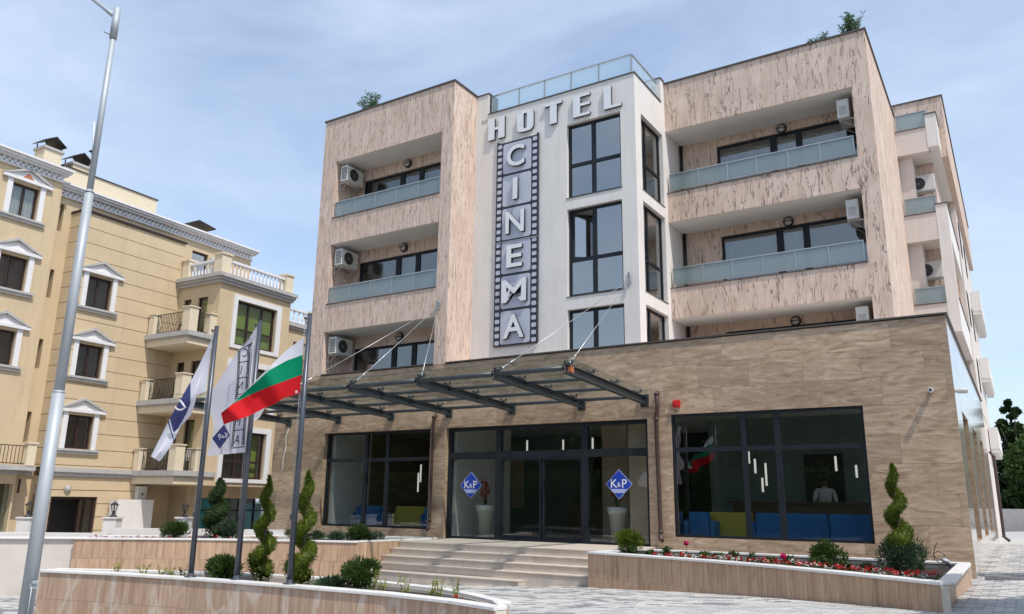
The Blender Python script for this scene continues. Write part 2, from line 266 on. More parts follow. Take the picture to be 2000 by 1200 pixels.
# ------------------------------------------------------------------ mesh helpers
class MB:
    def __init__(s): s.v = []; s.f = []; s.m = []; s.p = []; s.smooth = set()
    def add(s, vs, fs, mi=0, sm=False):
        k = len(s.v); s.p.append((k, len(s.f))); s.v += [tuple(p) for p in vs]
        for f in fs:
            if sm: s.smooth.add(len(s.f))
            s.f.append(tuple(i+k for i in f)); s.m.append(mi)
        return s
    def box(s, x0, y0, z0, x1, y1, z1, mi=0):
        if x0 > x1: x0, x1 = x1, x0
        if y0 > y1: y0, y1 = y1, y0
        if z0 > z1: z0, z1 = z1, z0
        return s.add([(x0, y0, z0), (x1, y0, z0), (x1, y1, z0), (x0, y1, z0), (x0, y0, z1), (x1, y0, z1), (x1, y1, z1), (x0, y1, z1)],
                     [(3, 2, 1, 0), (4, 5, 6, 7), (0, 1, 5, 4), (1, 2, 6, 5), (2, 3, 7, 6), (3, 0, 4, 7)], mi)
    def prism(s, poly, z0, z1, mi=0):      # xy polygon extruded in z (z may be callables)
        n = len(poly); f0 = z0 if callable(z0) else (lambda x, y: z0); f1 = z1 if callable(z1) else (lambda x, y: z1)
        a = sum(poly[i][0]*poly[(i+1) % n][1]-poly[(i+1) % n][0]*poly[i][1] for i in range(n))
        if a < 0: poly = poly[::-1]
        vs = [(x, y, f0(x, y)) for x, y in poly]+[(x, y, f1(x, y)) for x, y in poly]
        return s.add(vs, [tuple(range(n-1, -1, -1)), tuple(range(n, 2*n))]+[(i, (i+1) % n, n+(i+1) % n, n+i) for i in range(n)], mi)
    def xprism(s, poly, y0, y1, mi=0, cap=None):     # xz polygon extruded in y (front at y0 < y1)
        n = len(poly)
        a = sum(poly[i][0]*poly[(i+1) % n][1]-poly[(i+1) % n][0]*poly[i][1] for i in range(n))
        if a < 0: poly = poly[::-1]
        vs = [(x, y0, z) for x, z in poly]+[(x, y1, z) for x, z in poly]
        s.add(vs, [tuple(range(n))], mi if cap is None else cap)
        k = len(s.v)-2*n
        for f in [tuple(range(2*n-1, n-1, -1))]+[(n+i, n+(i+1) % n, (i+1) % n, i) for i in range(n)]:
            s.f.append(tuple(i+k for i in f)); s.m.append(mi)
        return s
    def yprism(s, poly, x0, x1, mi=0):     # yz polygon extruded in x
        n = len(poly)
        a = sum(poly[i][0]*poly[(i+1) % n][1]-poly[(i+1) % n][0]*poly[i][1] for i in range(n))
        if a < 0: poly = poly[::-1]
        if x0 > x1: x0, x1 = x1, x0
        vs = [(x0, y, z) for y, z in poly]+[(x1, y, z) for y, z in poly]
        return s.add(vs, [tuple(range(n-1, -1, -1)), tuple(range(n, 2*n))]+[(i, (i+1) % n, n+(i+1) % n, n+i) for i in range(n)], mi)
    def tube(s, p0, p1, r0, r1=None, n=10, mi=0, caps=True):
        return s.path([p0, p1], [r0, r0 if r1 is None else r1], n, mi, caps)
    def path(s, pts, rad, n=8, mi=0, caps=True):
        pts = [Vector(p) for p in pts]; rad = rad if hasattr(rad, '__len__') else [rad]*len(pts)
        vs = []; prev = None
        for i, p in enumerate(pts):
            d = (pts[min(i+1, len(pts)-1)]-pts[max(i-1, 0)]).normalized()
            if prev is None:
                a = d.cross(Vector((0, 0, 1)))
                if a.length < 1e-3: a = d.cross(Vector((1, 0, 0)))
            else: a = prev-d*prev.dot(d)
            a.normalize(); prev = a; b = d.cross(a)
            for k in range(n):
                t = 2*math.pi*k/n; vs.append(p+(a*math.cos(t)+b*math.sin(t))*rad[i])
        fs = [(i*n+k, i*n+(k+1) % n, (i+1)*n+(k+1) % n, (i+1)*n+k) for i in range(len(pts)-1) for k in range(n)]
        s.add(vs, fs, mi, True)
        if caps:
            k0 = len(s.v)-len(vs); m = len(pts)-1
            s.f.append(tuple(k0+k for k in range(n-1, -1, -1))); s.m.append(mi)
            s.f.append(tuple(k0+m*n+k for k in range(n))); s.m.append(mi)
        return s
    def lathe(s, prof, c=(0, 0, 0), n=12, mi=0, axis='z'):
        vs = []
        for r, h in prof:
            for k in range(n):
                t = 2*math.pi*k/n
                q = (r*math.cos(t), r*math.sin(t), h) if axis == 'z' else ((h, r*math.cos(t), r*math.sin(t)) if axis == 'x' else (r*math.cos(t), h, -r*math.sin(t)))
                vs.append((c[0]+q[0], c[1]+q[1], c[2]+q[2]))
        m = len(prof)
        fs = [(i*n+k, i*n+(k+1) % n, (i+1)*n+(k+1) % n, (i+1)*n+k) for i in range(m-1) for k in range(n)]
        s.add(vs, fs, mi, True)
        k0 = len(s.v)-len(vs)
        s.f.append(tuple(k0+k for k in range(n-1, -1, -1))); s.m.append(mi); s.f.append(tuple(k0+(m-1)*n+k for k in range(n))); s.m.append(mi)
        return s
    def obox(s, c, ux, uy, uz, mi=0):   # oriented box, half-vectors
        c, ux, uy, uz = Vector(c), Vector(ux), Vector(uy), Vector(uz)
        vs = [c+ux*a+uy*b+uz*d for d in (-1, 1) for a, b in ((-1, -1), (1, -1), (1, 1), (-1, 1))]
        return s.add(vs, [(3, 2, 1, 0), (4, 5, 6, 7), (0, 1, 5, 4), (1, 2, 6, 5), (2, 3, 7, 6), (3, 0, 4, 7)], mi)
    def mesh(s, name, mats):
        me = bpy.data.meshes.new(name); me.from_pydata(s.v, [], s.f)
        for m in (mats if isinstance(mats, (list, tuple)) else [mats]): me.materials.append(m)
        me.polygons.foreach_set('material_index', s.m)
        if s.smooth: me.polygons.foreach_set('use_smooth', [i in s.smooth for i in range(len(s.f))])
        me.update(); return me
    def each(s, name, mats, parent=None):      # every box of this mesh becomes a part of its own
        out = []
        for k, (a, b) in enumerate(zip(s.p, s.p[1:]+[(len(s.v), len(s.f))])):
            q = MB(); q.v = s.v[a[0]:b[0]]; q.f = [tuple(i-a[0] for i in f) for f in s.f[a[1]:b[1]]]; q.m = s.m[a[1]:b[1]]
            out.append(q.build(name, mats, parent))
        return out
    def build(s, name, mats, parent=None, loc=(0, 0, 0), rz=0):
        return link(name, s.mesh(name, mats), parent, loc, rz)
def link(name, me, parent=None, loc=(0, 0, 0), rz=0):
    o = bpy.data.objects.new(name, me); COL.objects.link(o)
    if parent: o.parent = parent
    o.location = loc; o.rotation_euler = (0, 0, rz); return o
def bevel(o, w=.01, seg=2):
    b = o.modifiers.new('bevel', 'BEVEL'); b.width = w; b.segments = seg; b.limit_method = 'ANGLE'; return o
def tag(o, label, cat, group=None, kind=None):
    o['label'] = label; o['category'] = cat
    if group: o['group'] = group
    if kind: o['kind'] = kind
    return o
def thing(name, label, cat, loc=(0, 0, 0), rz=0, group=None):
    o = bpy.data.objects.new(name, None); o.empty_display_size = .3; COL.objects.link(o); o.location = loc; o.rotation_euler = (0, 0, rz)
    return tag(o, label, cat, group)
def part(name, parent, loc=(0, 0, 0)):
    o = bpy.data.objects.new(name, None); o.empty_display_size = .2; COL.objects.link(o); o.parent = parent; o.location = loc; return o
def dup(root, loc, rz=0, label=None, scale=None):
    def rec(o, par):
        c = o.copy(); COL.objects.link(c)
        if par is not None: c.parent = par
        for ch in list(o.children): rec(ch, c)
        return c
    r = rec(root, None); r.location = loc; r.rotation_euler = (0, 0, rz)
    if label: r['label'] = label
    if scale: r.scale = scale if hasattr(scale, '__len__') else (scale,)*3
    return r
def structure(o): o['kind'] = 'structure'; return o
def rects_minus(x0, x1, z0, z1, holes):
    rs = [(x0, x1, z0, z1)]
    for hx0, hx1, hz0, hz1 in holes:
        out = []
        for a, b, c, d in rs:
            if hx0 >= b or hx1 <= a or hz0 >= d or hz1 <= c: out.append((a, b, c, d)); continue
            if c < hz0: out.append((a, b, c, hz0))
            if d > hz1: out.append((a, b, hz1, d))
            lo, hi = max(c, hz0), min(d, hz1)
            if a < hx0: out.append((a, hx0, lo, hi))
            if b > hx1: out.append((hx1, b, lo, hi))
        rs = out
    return rs
def text_mesh(txt, size, depth, mats, offset=0.0, mirror=False, align='CENTER'):
    cu = bpy.data.curves.new('lettering', 'FONT'); cu.body = txt; cu.size = size; cu.extrude = depth; cu.offset = offset
    cu.align_x = align; cu.align_y = 'CENTER'; cu.resolution_u = 4
    ob = bpy.data.objects.new('lettering', cu); COL.objects.link(ob)
    dg = bpy.context.evaluated_depsgraph_get(); me = bpy.data.meshes.new_from_object(ob.evaluated_get(dg))
    bpy.data.objects.remove(ob); bpy.data.curves.remove(cu)
    me.materials.clear()
    for m in (mats if isinstance(mats, (list, tuple)) else [mats]): me.materials.append(m)
    me.transform(Matrix.Rotation(R(90), 4, 'X'))      # stands up, faces -Y
    if mirror: me.transform(Matrix.Scale(-1, 4, (1, 0, 0))); me.flip_normals()
    if isinstance(mats, (list, tuple)) and len(mats) > 1:
        for p in me.polygons: p.material_index = 0 if p.normal.y < -.9 else 1
    else:
        for p in me.polygons: p.material_index = 0
    return me
def zg(x, y=0): return .148+.048*max(-14, min(8, x))      # the forecourt rises gently to the right
# ------------------------------------------------------------------ ground
def pxof(p):
    d = Vector(p)-CAM; w = d.dot(fwd)
    if w < .5: return None
    return (1000+1547.4*d.dot(r2)/w, 600-1547.4*d.dot(u2)/w, w)
def inpoly(x, y, poly):
    c = False; n = len(poly)
    for i in range(n):
        (xa, ya), (xb, yb) = poly[i], poly[i-1]
        if (ya > y) != (yb > y) and x < (xb-xa)*(y-ya)/(yb-ya)+xa: c = not c
    return c
g = MB()
gx = [-600, -14, 8, 600]
for i in range(3):
    for y0, y1 in ((-600, -40), (-40, 40), (40, 600)):
        g.add([(gx[i], y0, zg(gx[i])-.03), (gx[i+1], y0, zg(gx[i+1])-.03), (gx[i+1], y1, zg(gx[i+1])-.03), (gx[i], y1, zg(gx[i])-.03)], [(0, 1, 2, 3)])
structure(g.build('ground', ASPH))

RP_F = [(-.67, -3.45), (.6, -3.75), (1.9, -4.12), (3.2, -4.62), (4.4, -5.25), (5.15, -5.72), (5.7, -6.08)]
RP_B = [(-.62, -1.7), (.7, -1.5), (2.0, -1.42), (3.3, -1.38), (4.5, -1.36), (5.2, -1.36), (5.8, -1.36)]
LP_F = [(-11.9, -7.35), (-10.5, -6.2), (-9.2, -5.2), (-7.9, -4.45), (-6.47, -3.75)]
LP_B = [(-12.5, -6.3), (-10.9, -4.3), (-9.4, -2.4), (-8.0, -1.2), (-6.47, -.75)]
FP_F = [(-7.12, -10.6), (-5.8, -10.2), (-4.2, -9.92), (-2.27, -9.72), (-.5, -9.62), (.6, -9.72), (1.43, -9.95)]
FP_B = [(-7.2, -10.25), (-5.8, -9.5), (-4.2, -8.8), (-2.1, -8.35), (-.3, -8.6), (.6, -9.0), (1.25, -9.38)]
blocks = [RP_F+RP_B[::-1], LP_F+LP_B[::-1], FP_F+FP_B[::-1], [(-14, -.0), (5.82, -.0), (5.82, 16.1), (-14, 16.1)], [(-6.47, -3.5), (-.6, -3.2), (-.6, 0), (-6.47, 0)]]

def forecourt():
    pw, pd, gap = .24, .12, .006
    cells = []
    j = 0; y = -14.0
    while y < 22:
        x = -15.0+(pw/2 if j % 2 else 0)
        while x < 10.5:
            cx, cyy = x+pw/2, y+pd/2
            q = pxof((cx, cyy, zg(cx)))
            if q and -60 < q[0] < 2060 and q[1] < 1290 and not any(inpoly(cx, cyy, b) for b in blocks):
                cells.append((q[2], q[0], q[1], x, y))
            x += pw
        y += pd; j += 1
    def vis(c):
        w, u, v, x, y = c
        if v > 1203 or u < 0 or u > 2005: return False
        if x < 1.35 and -10.8 < y and u < 1000 and v > 1100: return False
        return (x > 1.3 or x > 5.8 or v < 1196)
    cells.sort()
    near = [c for c in cells if vis(c)][:300]
    ns = {(c[3], c[4]) for c in near}
    base = MB()
    base.add([(-14, -26, zg(-14)-.012), (8, -26, zg(8)-.012), (8, 40, zg(8)-.012), (-14, 40, zg(-14)-.012)], [(0, 1, 2, 3)])
    base.add([(-30, -26, zg(-14)-.012), (-14, -26, zg(-14)-.012), (-14, 40, zg(-14)-.012), (-30, 40, zg(-14)-.012)], [(0, 1, 2, 3)])
    base.add([(8, -26, zg(8)-.012), (30, -26, zg(8)-.012), (30, 40, zg(8)-.012), (8, 40, zg(8)-.012)], [(0, 1, 2, 3)])
    pave = structure(base.build('pavement', PAVEFAR))
    def one(mb, x, y, dz, c0=0):
        a, b = x+gap/2, x+pw-gap/2; c, d = y+gap/2, y+pd-gap/2; e = .006
        za, zb = zg(a)+dz, zg(b)+dz
        vs = [(a, c, za-.03), (b, c, zb-.03), (b, d, zb-.03), (a, d, za-.03), (a+e, c+e, za), (b-e, c+e, zb), (b-e, d-e, zb), (a+e, d-e, za)]
        mb.add(vs, [(4, 5, 6, 7), (0, 1, 5, 4), (1, 2, 6, 5), (2, 3, 7, 6), (3, 0, 4, 7)], c0)
    for c in near:
        m = MB(); one(m, c[3], c[4], random.uniform(-.002, .002)); m.build('paver', PAVER, pave)
    rest = MB()
    for c in cells:
        if (c[3], c[4]) in ns or c[0] > 30: continue
        one(rest, c[3], c[4], random.uniform(-.002, .002), random.choice((0, 0, 1, 2)) if random.random() < .7 else (0, 1, 2)[int(abs(c[4]*3.1+c[3]*.4)) % 3])
    o = rest.build('paver_field', [PAVER_A, PAVER_B, PAVER_C], pave); o['kind'] = 'stuff'
PAVEFAR = plain('pavement_far', (.42, .41, .39), .85, var=.12, scale=5, bump=.2)
PAVER_A = plain('paver_light', (.52, .505, .48), .8, var=.10, scale=3.5, bump=.15, bscale=70)
PAVER_B = plain('paver_mid', (.42, .41, .395), .8, var=.10, scale=3.5, bump=.15, bscale=70)
PAVER_C = plain('paver_dark', (.235, .235, .24), .8, var=.10, scale=3.5, bump=.15, bscale=70)
forecourt()
k = MB(); k.box(5.95, -.33, .40, 7.6, -.24, zg(7)+.028); structure(k.build('kerb', plain('kerb_concrete', (.25, .25, .25), .85, var=.15, bump=.2)))
dm = MB(); dm.path([(-9.6+.8*i, -9.4-.12*i+.05*math.sin(i*2.2), zg(-9.6+.8*i)+.012) for i in range(4)]+[(-12.2, -9.1, zg(-12.2)+.012)][:0], .012, 5)
tag(dm.build('cable', BLACKP), 'thin black cable lying on the paving beside the lamp post', 'cable')

# ------------------------------------------------------------------ window helper
def window(parent, axis, pos, a0, a1, z0, z1, vs=(), hs=(), fw=.07, fd=.08, glass=None, mat=None, name='window', skip=()):
    """frame as one part, every pane a sub-part; axis 'y' faces -Y at y=pos, axis 'x' faces +X at x=pos"""
    glass = glass or GLASS; mat = mat or FRAME
    def bx(m, a, b, c, d, e0, e1):
        if axis == 'y': m.box(a, pos+e0, c, b, pos+e1, d)
        else: m.box(pos-e0, a, c, pos-e1, b, d)
    m = MB()
    bx(m, a0, a0+fw, z0, z1, 0, fd); bx(m, a1-fw, a1, z0, z1, 0, fd)
    bx(m, a0+fw, a1-fw, z0, z0+fw, 0, fd); bx(m, a0+fw, a1-fw, z1-fw, z1, 0, fd)
    av = [(a0, a0+fw)]+[(a-w/2, a+w/2) for a, w in vs]+[(a1-fw, a1)]
    hv = [(z0, z0+fw)]+[(z-w/2, z+w/2) for z, w in hs]+[(z1-fw, z1)]
    for a, b in av[1:-1]: bx(m, a, b, z0+fw, z1-fw, .002, fd-.002)
    for i in range(len(av)-1):
        for c, d in hv[1:-1]: bx(m, av[i][1], av[i+1][0], c, d, .004, fd-.004)
    o = m.build(name, mat, parent)
    for i in range(len(av)-1):
        for j in range(len(hv)-1):
            if (i, j) in skip: continue
            p = MB(); bx(p, av[i][1]-.005, av[i+1][0]+.005, hv[j][1]-.005, hv[j+1][0]+.005, fd*.45, fd*.45+.008)
            p.build('pane', glass, o)
    return o
def curtain(parent, x0, x1, y, z0, z1, mat=None, amp=.035, per=.16):
    n = max(6, int((x1-x0)/per*6)); vs = []; fs = []
    for i in range(n+1):
        x = x0+(x1-x0)*i/n; a = amp*math.sin(2*math.pi*(x-x0)/per+.7*math.sin(x*5))
        vs += [(x, y+a, z0), (x, y+a*.6, z1)]
    for i in range(n): fs.append((2*i, 2*i+2, 2*i+3, 2*i+1))
    return MB().add(vs, fs, 0, True).build('curtain', mat or CURT, parent)

# ------------------------------------------------------------------ hotel
ZB, ZT, ZTW = 5.582, 14.645, 13.87
SZ = [7.008, 10.0, 12.99]; PZ = [5.582, 7.926, 10.926]
HT = thing('hotel_building', 'four storey hotel clad in pink stone and travertine with a white stair tower', 'hotel building', (0, 0, 0))
XB0, XB1 = -13.87, 5.81
front_holes = [(-.18, 4.08, .99, 3.80), (-6.84, -.78, .70, 3.73), (-11.58, -7.40, .95, 3.73)]
side_holes = [(1.8, 4.05, 1.03, 3.79), (5.85, 8.1, 1.03, 3.79), (9.85, 12.1, 1.03, 3.79)]
def in_holes(a, b, c, d, holes): return rects_minus(a, b, c, d, holes)
m = MB()
for a, b, c, d in rects_minus(XB0+.02, XB1-.01, -.7, ZB-.02, front_holes): m.box(a, .005, c, b, .32, d)
for a, b, c, d in rects_minus(.32, 16.1, -.7, ZB-.02, side_holes): m.box(XB1-.32, a, c, XB1-.005, b, d)
m.box(XB0+.02, .32, -.7, XB0+.3, 16.1, ZB-.02); m.box(XB0+.3, 15.8, -.7, XB1-.32, 16.1, ZB-.02)
wall = m.build('base_wall', TRAV, HT)
# travertine tiles, running bond, one mesh object each
row_h = .60; zrow = -.42; r = 0
while zrow < ZB-.03:
    z1 = min(zrow+row_h, ZB-.022); x = XB0-(0, .6, .25, .85)[r % 4]; tl = 1.2
    while x < XB1-.001:
        xa, xb = max(x, XB0), min(x+tl, XB1)
        for a, b, c, d in rects_minus(xa, xb, zrow, z1, front_holes):
            if b-a > .03 and d-c > .015:
                e = .0022; q = MB(); q.box(a+e, random.uniform(-.0022, .0022), c+e, b-e, .024, d-e); q.build('stone_tile', TRAV, wall)
        x += tl
    zrow += row_h; r += 1
zrow = -.12; r = 0
while zrow < ZB-.03:
    z1 = min(zrow+.6, ZB-.022); y = .03-(0, .8)[r % 2]
    while y < 16.1:
        ya, yb = max(y, .026), min(y+1.6, 16.1)
        for a, b, c, d in rects_minus(ya, yb, zrow, z1, side_holes):
            if b-a > .05 and d-c > .03:
                q = MB(); q.box(XB1-.024, a+.003, c+.003, XB1+random.uniform(-.001, .001), b-.003, d-.003); q.build('polished_tile', TRAVP, wall)
        y += 1.6
    zrow += .6; r += 1
# copings of the base
c = MB()
c.box(-13.9, -.04, ZB, -12.56, .34, ZB+.035); c.box(-11.93, -.04, ZB, -7.39, .3, ZB+.035)
c.box(-6.95, -.04, ZB, XB1+.04, .34, ZB+.035); c.box(XB1-.34, .34, ZB, XB1+.04, 16.1, ZB+.035)
c.each('parapet_coping', COPM, HT)
rf = MB(); rf.box(XB0+.3, .32, 4.75, XB1-.32, 15.8, 5.2); rf.build('base_roof', PINKW, HT)
# lobby inside
lb = part('lobby', HT)
q = MB(); q.box(XB0+.3, .32, .60, XB1-.32, 9.0, .735); q.build('lobby_floor', ROOMF, lb)
q = MB(); q.box(XB0+.3, .32, 4.15, XB1-.32, 9.0, 4.2); q.build('lobby_ceiling', CEIL, lb)
q = MB(); q.box(XB0+.31, 7.9, .735, -6.2, 8.1, 4.15); q.box(-.9, 4.9, .735, XB1-.33, 5.1, 4.15); q.each('back_wall', ROOMT, lb)
q = MB(); q.box(-6.2, 8.9, .735, -.9, 9.0, 4.15); q.build('dark_back_wall', DARKI, lb)
q = MB(); q.box(-3.55, 3.2, .735, -2.75, 4.0, 4.15); q.box(-1.55, .6, .735, -.72, 1.5, 4.15); q.box(-9.3, 3.0, .735, -8.6, 3.7, 4.15); q.each('brick_pier', ROOMB, lb)
q = MB(); q.box(-6.85, .35, .735, -6.7, 3.2, 4.15); q.box(-11.55, .36, .735, -11.42, 2.0, 4.15); q.each('side_wall', ROOMW, lb)
q = MB(); q.box(-6.0, 5.6, .735, -3.9, 6.3, 1.85); q.build('reception_desk', WOODI, lb)
q = MB(); q.box(.2, 3.3, .735, 5.2, 3.6, 1.78); q.box(.1, 3.2, 1.78, 5.3, 3.75, 1.83); q.build('bar_counter', WOODI, lb)
q = MB(); q.box(1.75, 4.84, 1.6, 2.75, 4.897, 3.1); q.build('bar_hatch', DARKI, lb)
for x in (-10.4, -9.6): 
    q = MB(); q.box(x, 7.85, 1.5, x+.55, 7.897, 3.3); q.build('painted_window_light', CREAML, lb)  # opaque pale panels; brightness of back windows is put into the colour
# ground floor glazing
dr = window(HT, 'y', .13, -6.84, -.78, .70, 3.73, vs=[(-5.16, .17), (-2.55, .17)], hs=[(2.95, .19)], fw=.10, fd=.12, glass=GLASSD, skip=((1, 0),), name='glazed_entrance')
for a, b in ((-5.075, -3.83), (-3.79, -2.635)):
    q = MB(); q.box(a, .155, .80, a+.05, .215, 2.855); q.box(b-.05, .155, .80, b, .215, 2.855); q.box(a+.05, .155, .80, b-.05, .215, .88); q.box(a+.05, .155, 2.80, b-.05, .215, 2.855)
    d = q.build('sliding_door', FRAME, HT); q = MB(); q.box(a+.045, .182, .875, b-.045, .19, 2.805); q.build('pane', GLASSD, d)
window(HT, 'y', .05, -.18, 4.08, .99, 3.80, vs=[(1.52, .11), (2.27, .13)], hs=[(2.97, .10)], fw=.055, fd=.10, glass=GLASSD)
window(HT, 'y', .16, -11.58, -7.40, .95, 3.73, vs=[(-9.97, .12), (-9.12, .12)], hs=[(2.90, .10)], fw=.06, fd=.10, glass=GLASSD)
for a, b, c0, d0 in side_holes: window(HT, 'x', XB1-.2, a, b, c0, d0, vs=[((a+b)/2, .08)], hs=[(2.9, .08)], fw=.06, fd=.08, glass=GLASSD)

# left wing, right wing: frames of the loggias
def wing(x0, x1, ox0, ox1, y0, yb, ydeep, name, mat=BARK):
    m = MB()
    if ox0 > x0: m.box(x0, y0, ZB-.01, ox0, ydeep, ZT-.03)
    if x1 > ox1: m.box(ox1, y0, ZB-.01, x1, ydeep, ZT-.03)
    tops = [PZ[1], PZ[2], ZT-.03]
    for k in range(3): m.box(ox0, y0, SZ[k], ox1, ydeep, tops[k])
    m.build(name, mat, HT)
    for k in range(3):
        q = MB(); q.box(ox0+.002, y0+.035, SZ[k]-.012, ox1-.002, yb-.01, SZ[k]-.001); q.build('soffit', SOFF, HT)
LX0, LX1, LO0, LO1 = -12.56, -6.95, -11.93, -7.39
wing(LX0, LX1, LO0, LO1, 0.0, 1.04, 3.2, 'stone_frame')
RX0, RX1, RO1, RY, RYB = -1.41, 4.49, 4.02, 3.58, 4.83
wing(RX0, RX1, RX0, RO1, RY, RYB, 6.6, 'stone_frame', BARKR)
q = MB(); q.box(RX0+.05, RY+.05, 4.8, RX1-.3, 6.6, ZB+.6); q.build('terrace_plinth', BARK, HT)
# loggia back walls with windows
def loggia_back(ox0, ox1, yb, wx0, wx1, vs, k):
    zf = PZ[k]-.30 if k else ZB-.02
    wt = SZ[k]-.28 if ox0 > -6 else SZ[k]-.42
    hole = (wx0, wx1, zf-.5, wt)
    m = MB()
    for a, b, c, d in rects_minus(ox0, ox1, PZ[k]-.005 if k else ZB-.02, SZ[k], [hole]): m.box(a, yb, c, b, yb+.2, d)
    m.build('loggia_wall', BARKR if ox0 > -6 else BARK, HT)
    window(HT, 'y', yb+.06, wx0, wx1, PZ[k]-.002 if k else ZB-.02, wt, vs=vs, fw=.07, fd=.07, glass=GLASSU)
    q = MB(); q.box(ox0, yb+1.7, PZ[k]-.3, ox1, yb+1.76, SZ[k]); q.build('room_wall', ROOMW, HT)
for k in range(3):
    loggia_back(LO0, LO1, 1.04, -11.57, -7.6, [(-9.87, .2), (-9.05, .18)], k)
    loggia_back(RX0, RO1, RYB, -.2, 3.99, [(1.53, .2), (2.28, .18)], k)
curtain(HT, -.1, 1.4, RYB+.22, PZ[2]-.1, SZ[2]-.45); curtain(HT, 1.65, 2.15, RYB+.22, PZ[2]-.1, SZ[2]-.45); curtain(HT, 2.4, 3.3, RYB+.22, PZ[2]-.1, SZ[2]-.45)
curtain(HT, -.1, 1.4, RYB+.22, PZ[1]-.1, SZ[1]-.45); curtain(HT, 1.65, 2.1, RYB+.22, PZ[1]-.1, SZ[1]-.45)
curtain(HT, -8.9, -7.7, 1.28, PZ[2]-.1, SZ[2]-.5); curtain(HT, -9.75, -9.15, 1.28, PZ[1]-.1, SZ[1]-.5); curtain(HT, -10.4, -10.0, 1.28, PZ[0]-.1, SZ[0]-.5)
# balcony railings: posts, top rail, frosted panels
def railing(parent, posts, y, z0, z1, rail=.035, glass=None, lead=True, mat=None, name='balcony_railing'):
    glass = glass or FROST; m = MB()
    m.box(posts[0]-.02, y-.03, z1-rail, posts[-1]+.02, y+.03, z1)
    o = m.build(name, mat or RAILM, parent)
    m = MB(); m.box(posts[0]-.02, y-.02, z0, posts[-1]+.02, y+.02, z0+.022); m.build('bottom_rail', mat or RAILM, o)
    for i, p in enumerate(posts):
        q = MB(); q.box(p-.018, y-.02, z0+.022, p+.018, y+.02, z1-rail); q.tube((p, y, z0-.05), (p, y, z0), .012, n=6); q.build('post', mat or RAILM, o)
    for a, b in zip(posts, posts[1:]):
        q = MB(); q.box(a+.022, y-.008, z0+.035, b-.022, y+.004, z1-rail-.005); q.build('glass_panel', glass, o)
    return o
for k in (1, 2):
    railing(HT, [-11.87, -10.94, -10.06, -9.18, -8.30, -7.45], .06, PZ[k]+.045, PZ[k]+.59)
    railing(HT, [-1.33, -.425, .45, 1.31, 2.19, 3.06, 3.93], 3.64, PZ[k]+.09, PZ[k]+.64)
    q = MB(); q.box(LO0+.003, -.03, PZ[k]+.001, LO1-.003, .2, PZ[k]+.022); q.build('plinth_coping', COPM, HT)
    q = MB(); q.box(RX0+.003, 3.55, PZ[k]+.001, RO1-.003, 3.78, PZ[k]+.022); q.build('plinth_coping', COPM, HT)
# roof edges
c = MB()
c.box(LX0-.04, -.04, ZT-.03, LX1+.04, .3, ZT+.02); c.box(LX1-.25, .3, ZT-.03, LX1+.04, 1.2, ZT+.02); c.box(LX0-.04, .3, ZT-.03, LX0+.25, 3.2, ZT+.02)
c.box(RX0-.0, 3.54, ZT-.03, RX1+.04, 3.9, ZT+.02); c.box(RX1-.25, 3.9, ZT-.03, RX1+.04, 9.6, ZT+.02)
c.each('roof_coping', COPM, HT)
# right wing flank and body of the building
m = MB(); m.box(4.2, 6.6, ZB-.5, RX1, 9.55, ZT-.03); m.build('flank_wall', BARK, HT)
m = MB(); m.box(LX0+.02, 3.2, 5.3, -6.97, 26, ZT-.3); m.box(-6.97, 6.9, 5.3, 4.2, 26, ZT-.3); m.box(4.2, 9.56, 5.3, 4.9, 26, 13.6); m.build('rear_body', PINKW, HT)

# white stair tower
TX0, TX1, TY = -6.95, -1.41, 1.23
tw = [(-3.62, -1.87, 10.42, 12.77), (-3.62, -1.87, 7.424, 10.06), (-3.62, -1.87, ZB, 7.037)]
ts = [(1.66, 3.32, a, b) for _, _, a, b in tw]
m = MB()
for a, b, c0, d in rects_minus(TX0, TX1, ZB-.4, ZTW, tw): m.box(a, TY, c0, b, TY+.28, d)
for a, b, c0, d in rects_minus(TY+.28, RYB-.01, ZB-.4, ZTW, ts): m.box(TX1-.28, a, c0, TX1, b, d)
m.box(TX0, TY, ZTW+.002, -6.48, TY+.5, ZT-.03); m.box(-1.9, 3.29, ZTW+.002, TX1-.002, RY-.003, ZT+.06)
m.build('stair_tower', WHITE, HT)
m = MB(); m.box(TX0, TY+.28, ZTW-.3, TX1-.28, 6.8, ZTW-.05); m.box(TX0, 5.0, 5.3, TX1-.28, 5.1, ZTW-.3)
for z in (7.1, 10.1): m.box(TX0+.1, TY+.3, z, TX1-.3, 5.0, z+.2)
m.box(-4.6, TY+.29, ZB, -4.5, 5.0, ZTW-.3); m.build('tower_floor', WHITE, HT)  # white partition added to brighten the room behind the tower windows
c = MB(); c.box(-6.48, TY-.03, ZTW, TX1+.03, TY+.3, ZTW+.03); c.box(TX1-.3, TY+.3, ZTW, TX1+.03, 3.28, ZTW+.03)
c.box(TX0, TY-.03, ZT-.03, -6.45, TY+.53, ZT); c.box(-1.93, 3.26, ZT+.06, TX1+.03, RY-.004, ZT+.09); c.each('tower_coping', COPM, HT)
for i, (a, b, c0, d) in enumerate(tw):
    hz = {0: 11.47, 1: 8.52, 2: None}[i]
    o = window(HT, 'y', TY+.12, a, b, c0, d, vs=[(-2.80, .12)], hs=[(hz, .10)] if hz else [(6.93-.02, .05)][:0], fw=.075, fd=.08, glass=GLASS, skip=((0, 1),) if i == 1 else ())
    ya, yb = 1.66, 3.32
    window(HT, 'x', TX1-.12, ya, yb, c0, d, vs=[(2.22, .07)], hs=[(hz-.1, .08)] if hz else [], fw=.06, fd=.07, glass=GLASS)
    q = MB(); q.box(a-.02, TY-.02, c0-.02, b+.02, TY+.12, c0-.001); q.box(TX1-.12, ya-.02, c0-.02, TX1+.02, yb+.02, c0-.001)
    if i < 2: q.each('window_sill', COPM, HT)
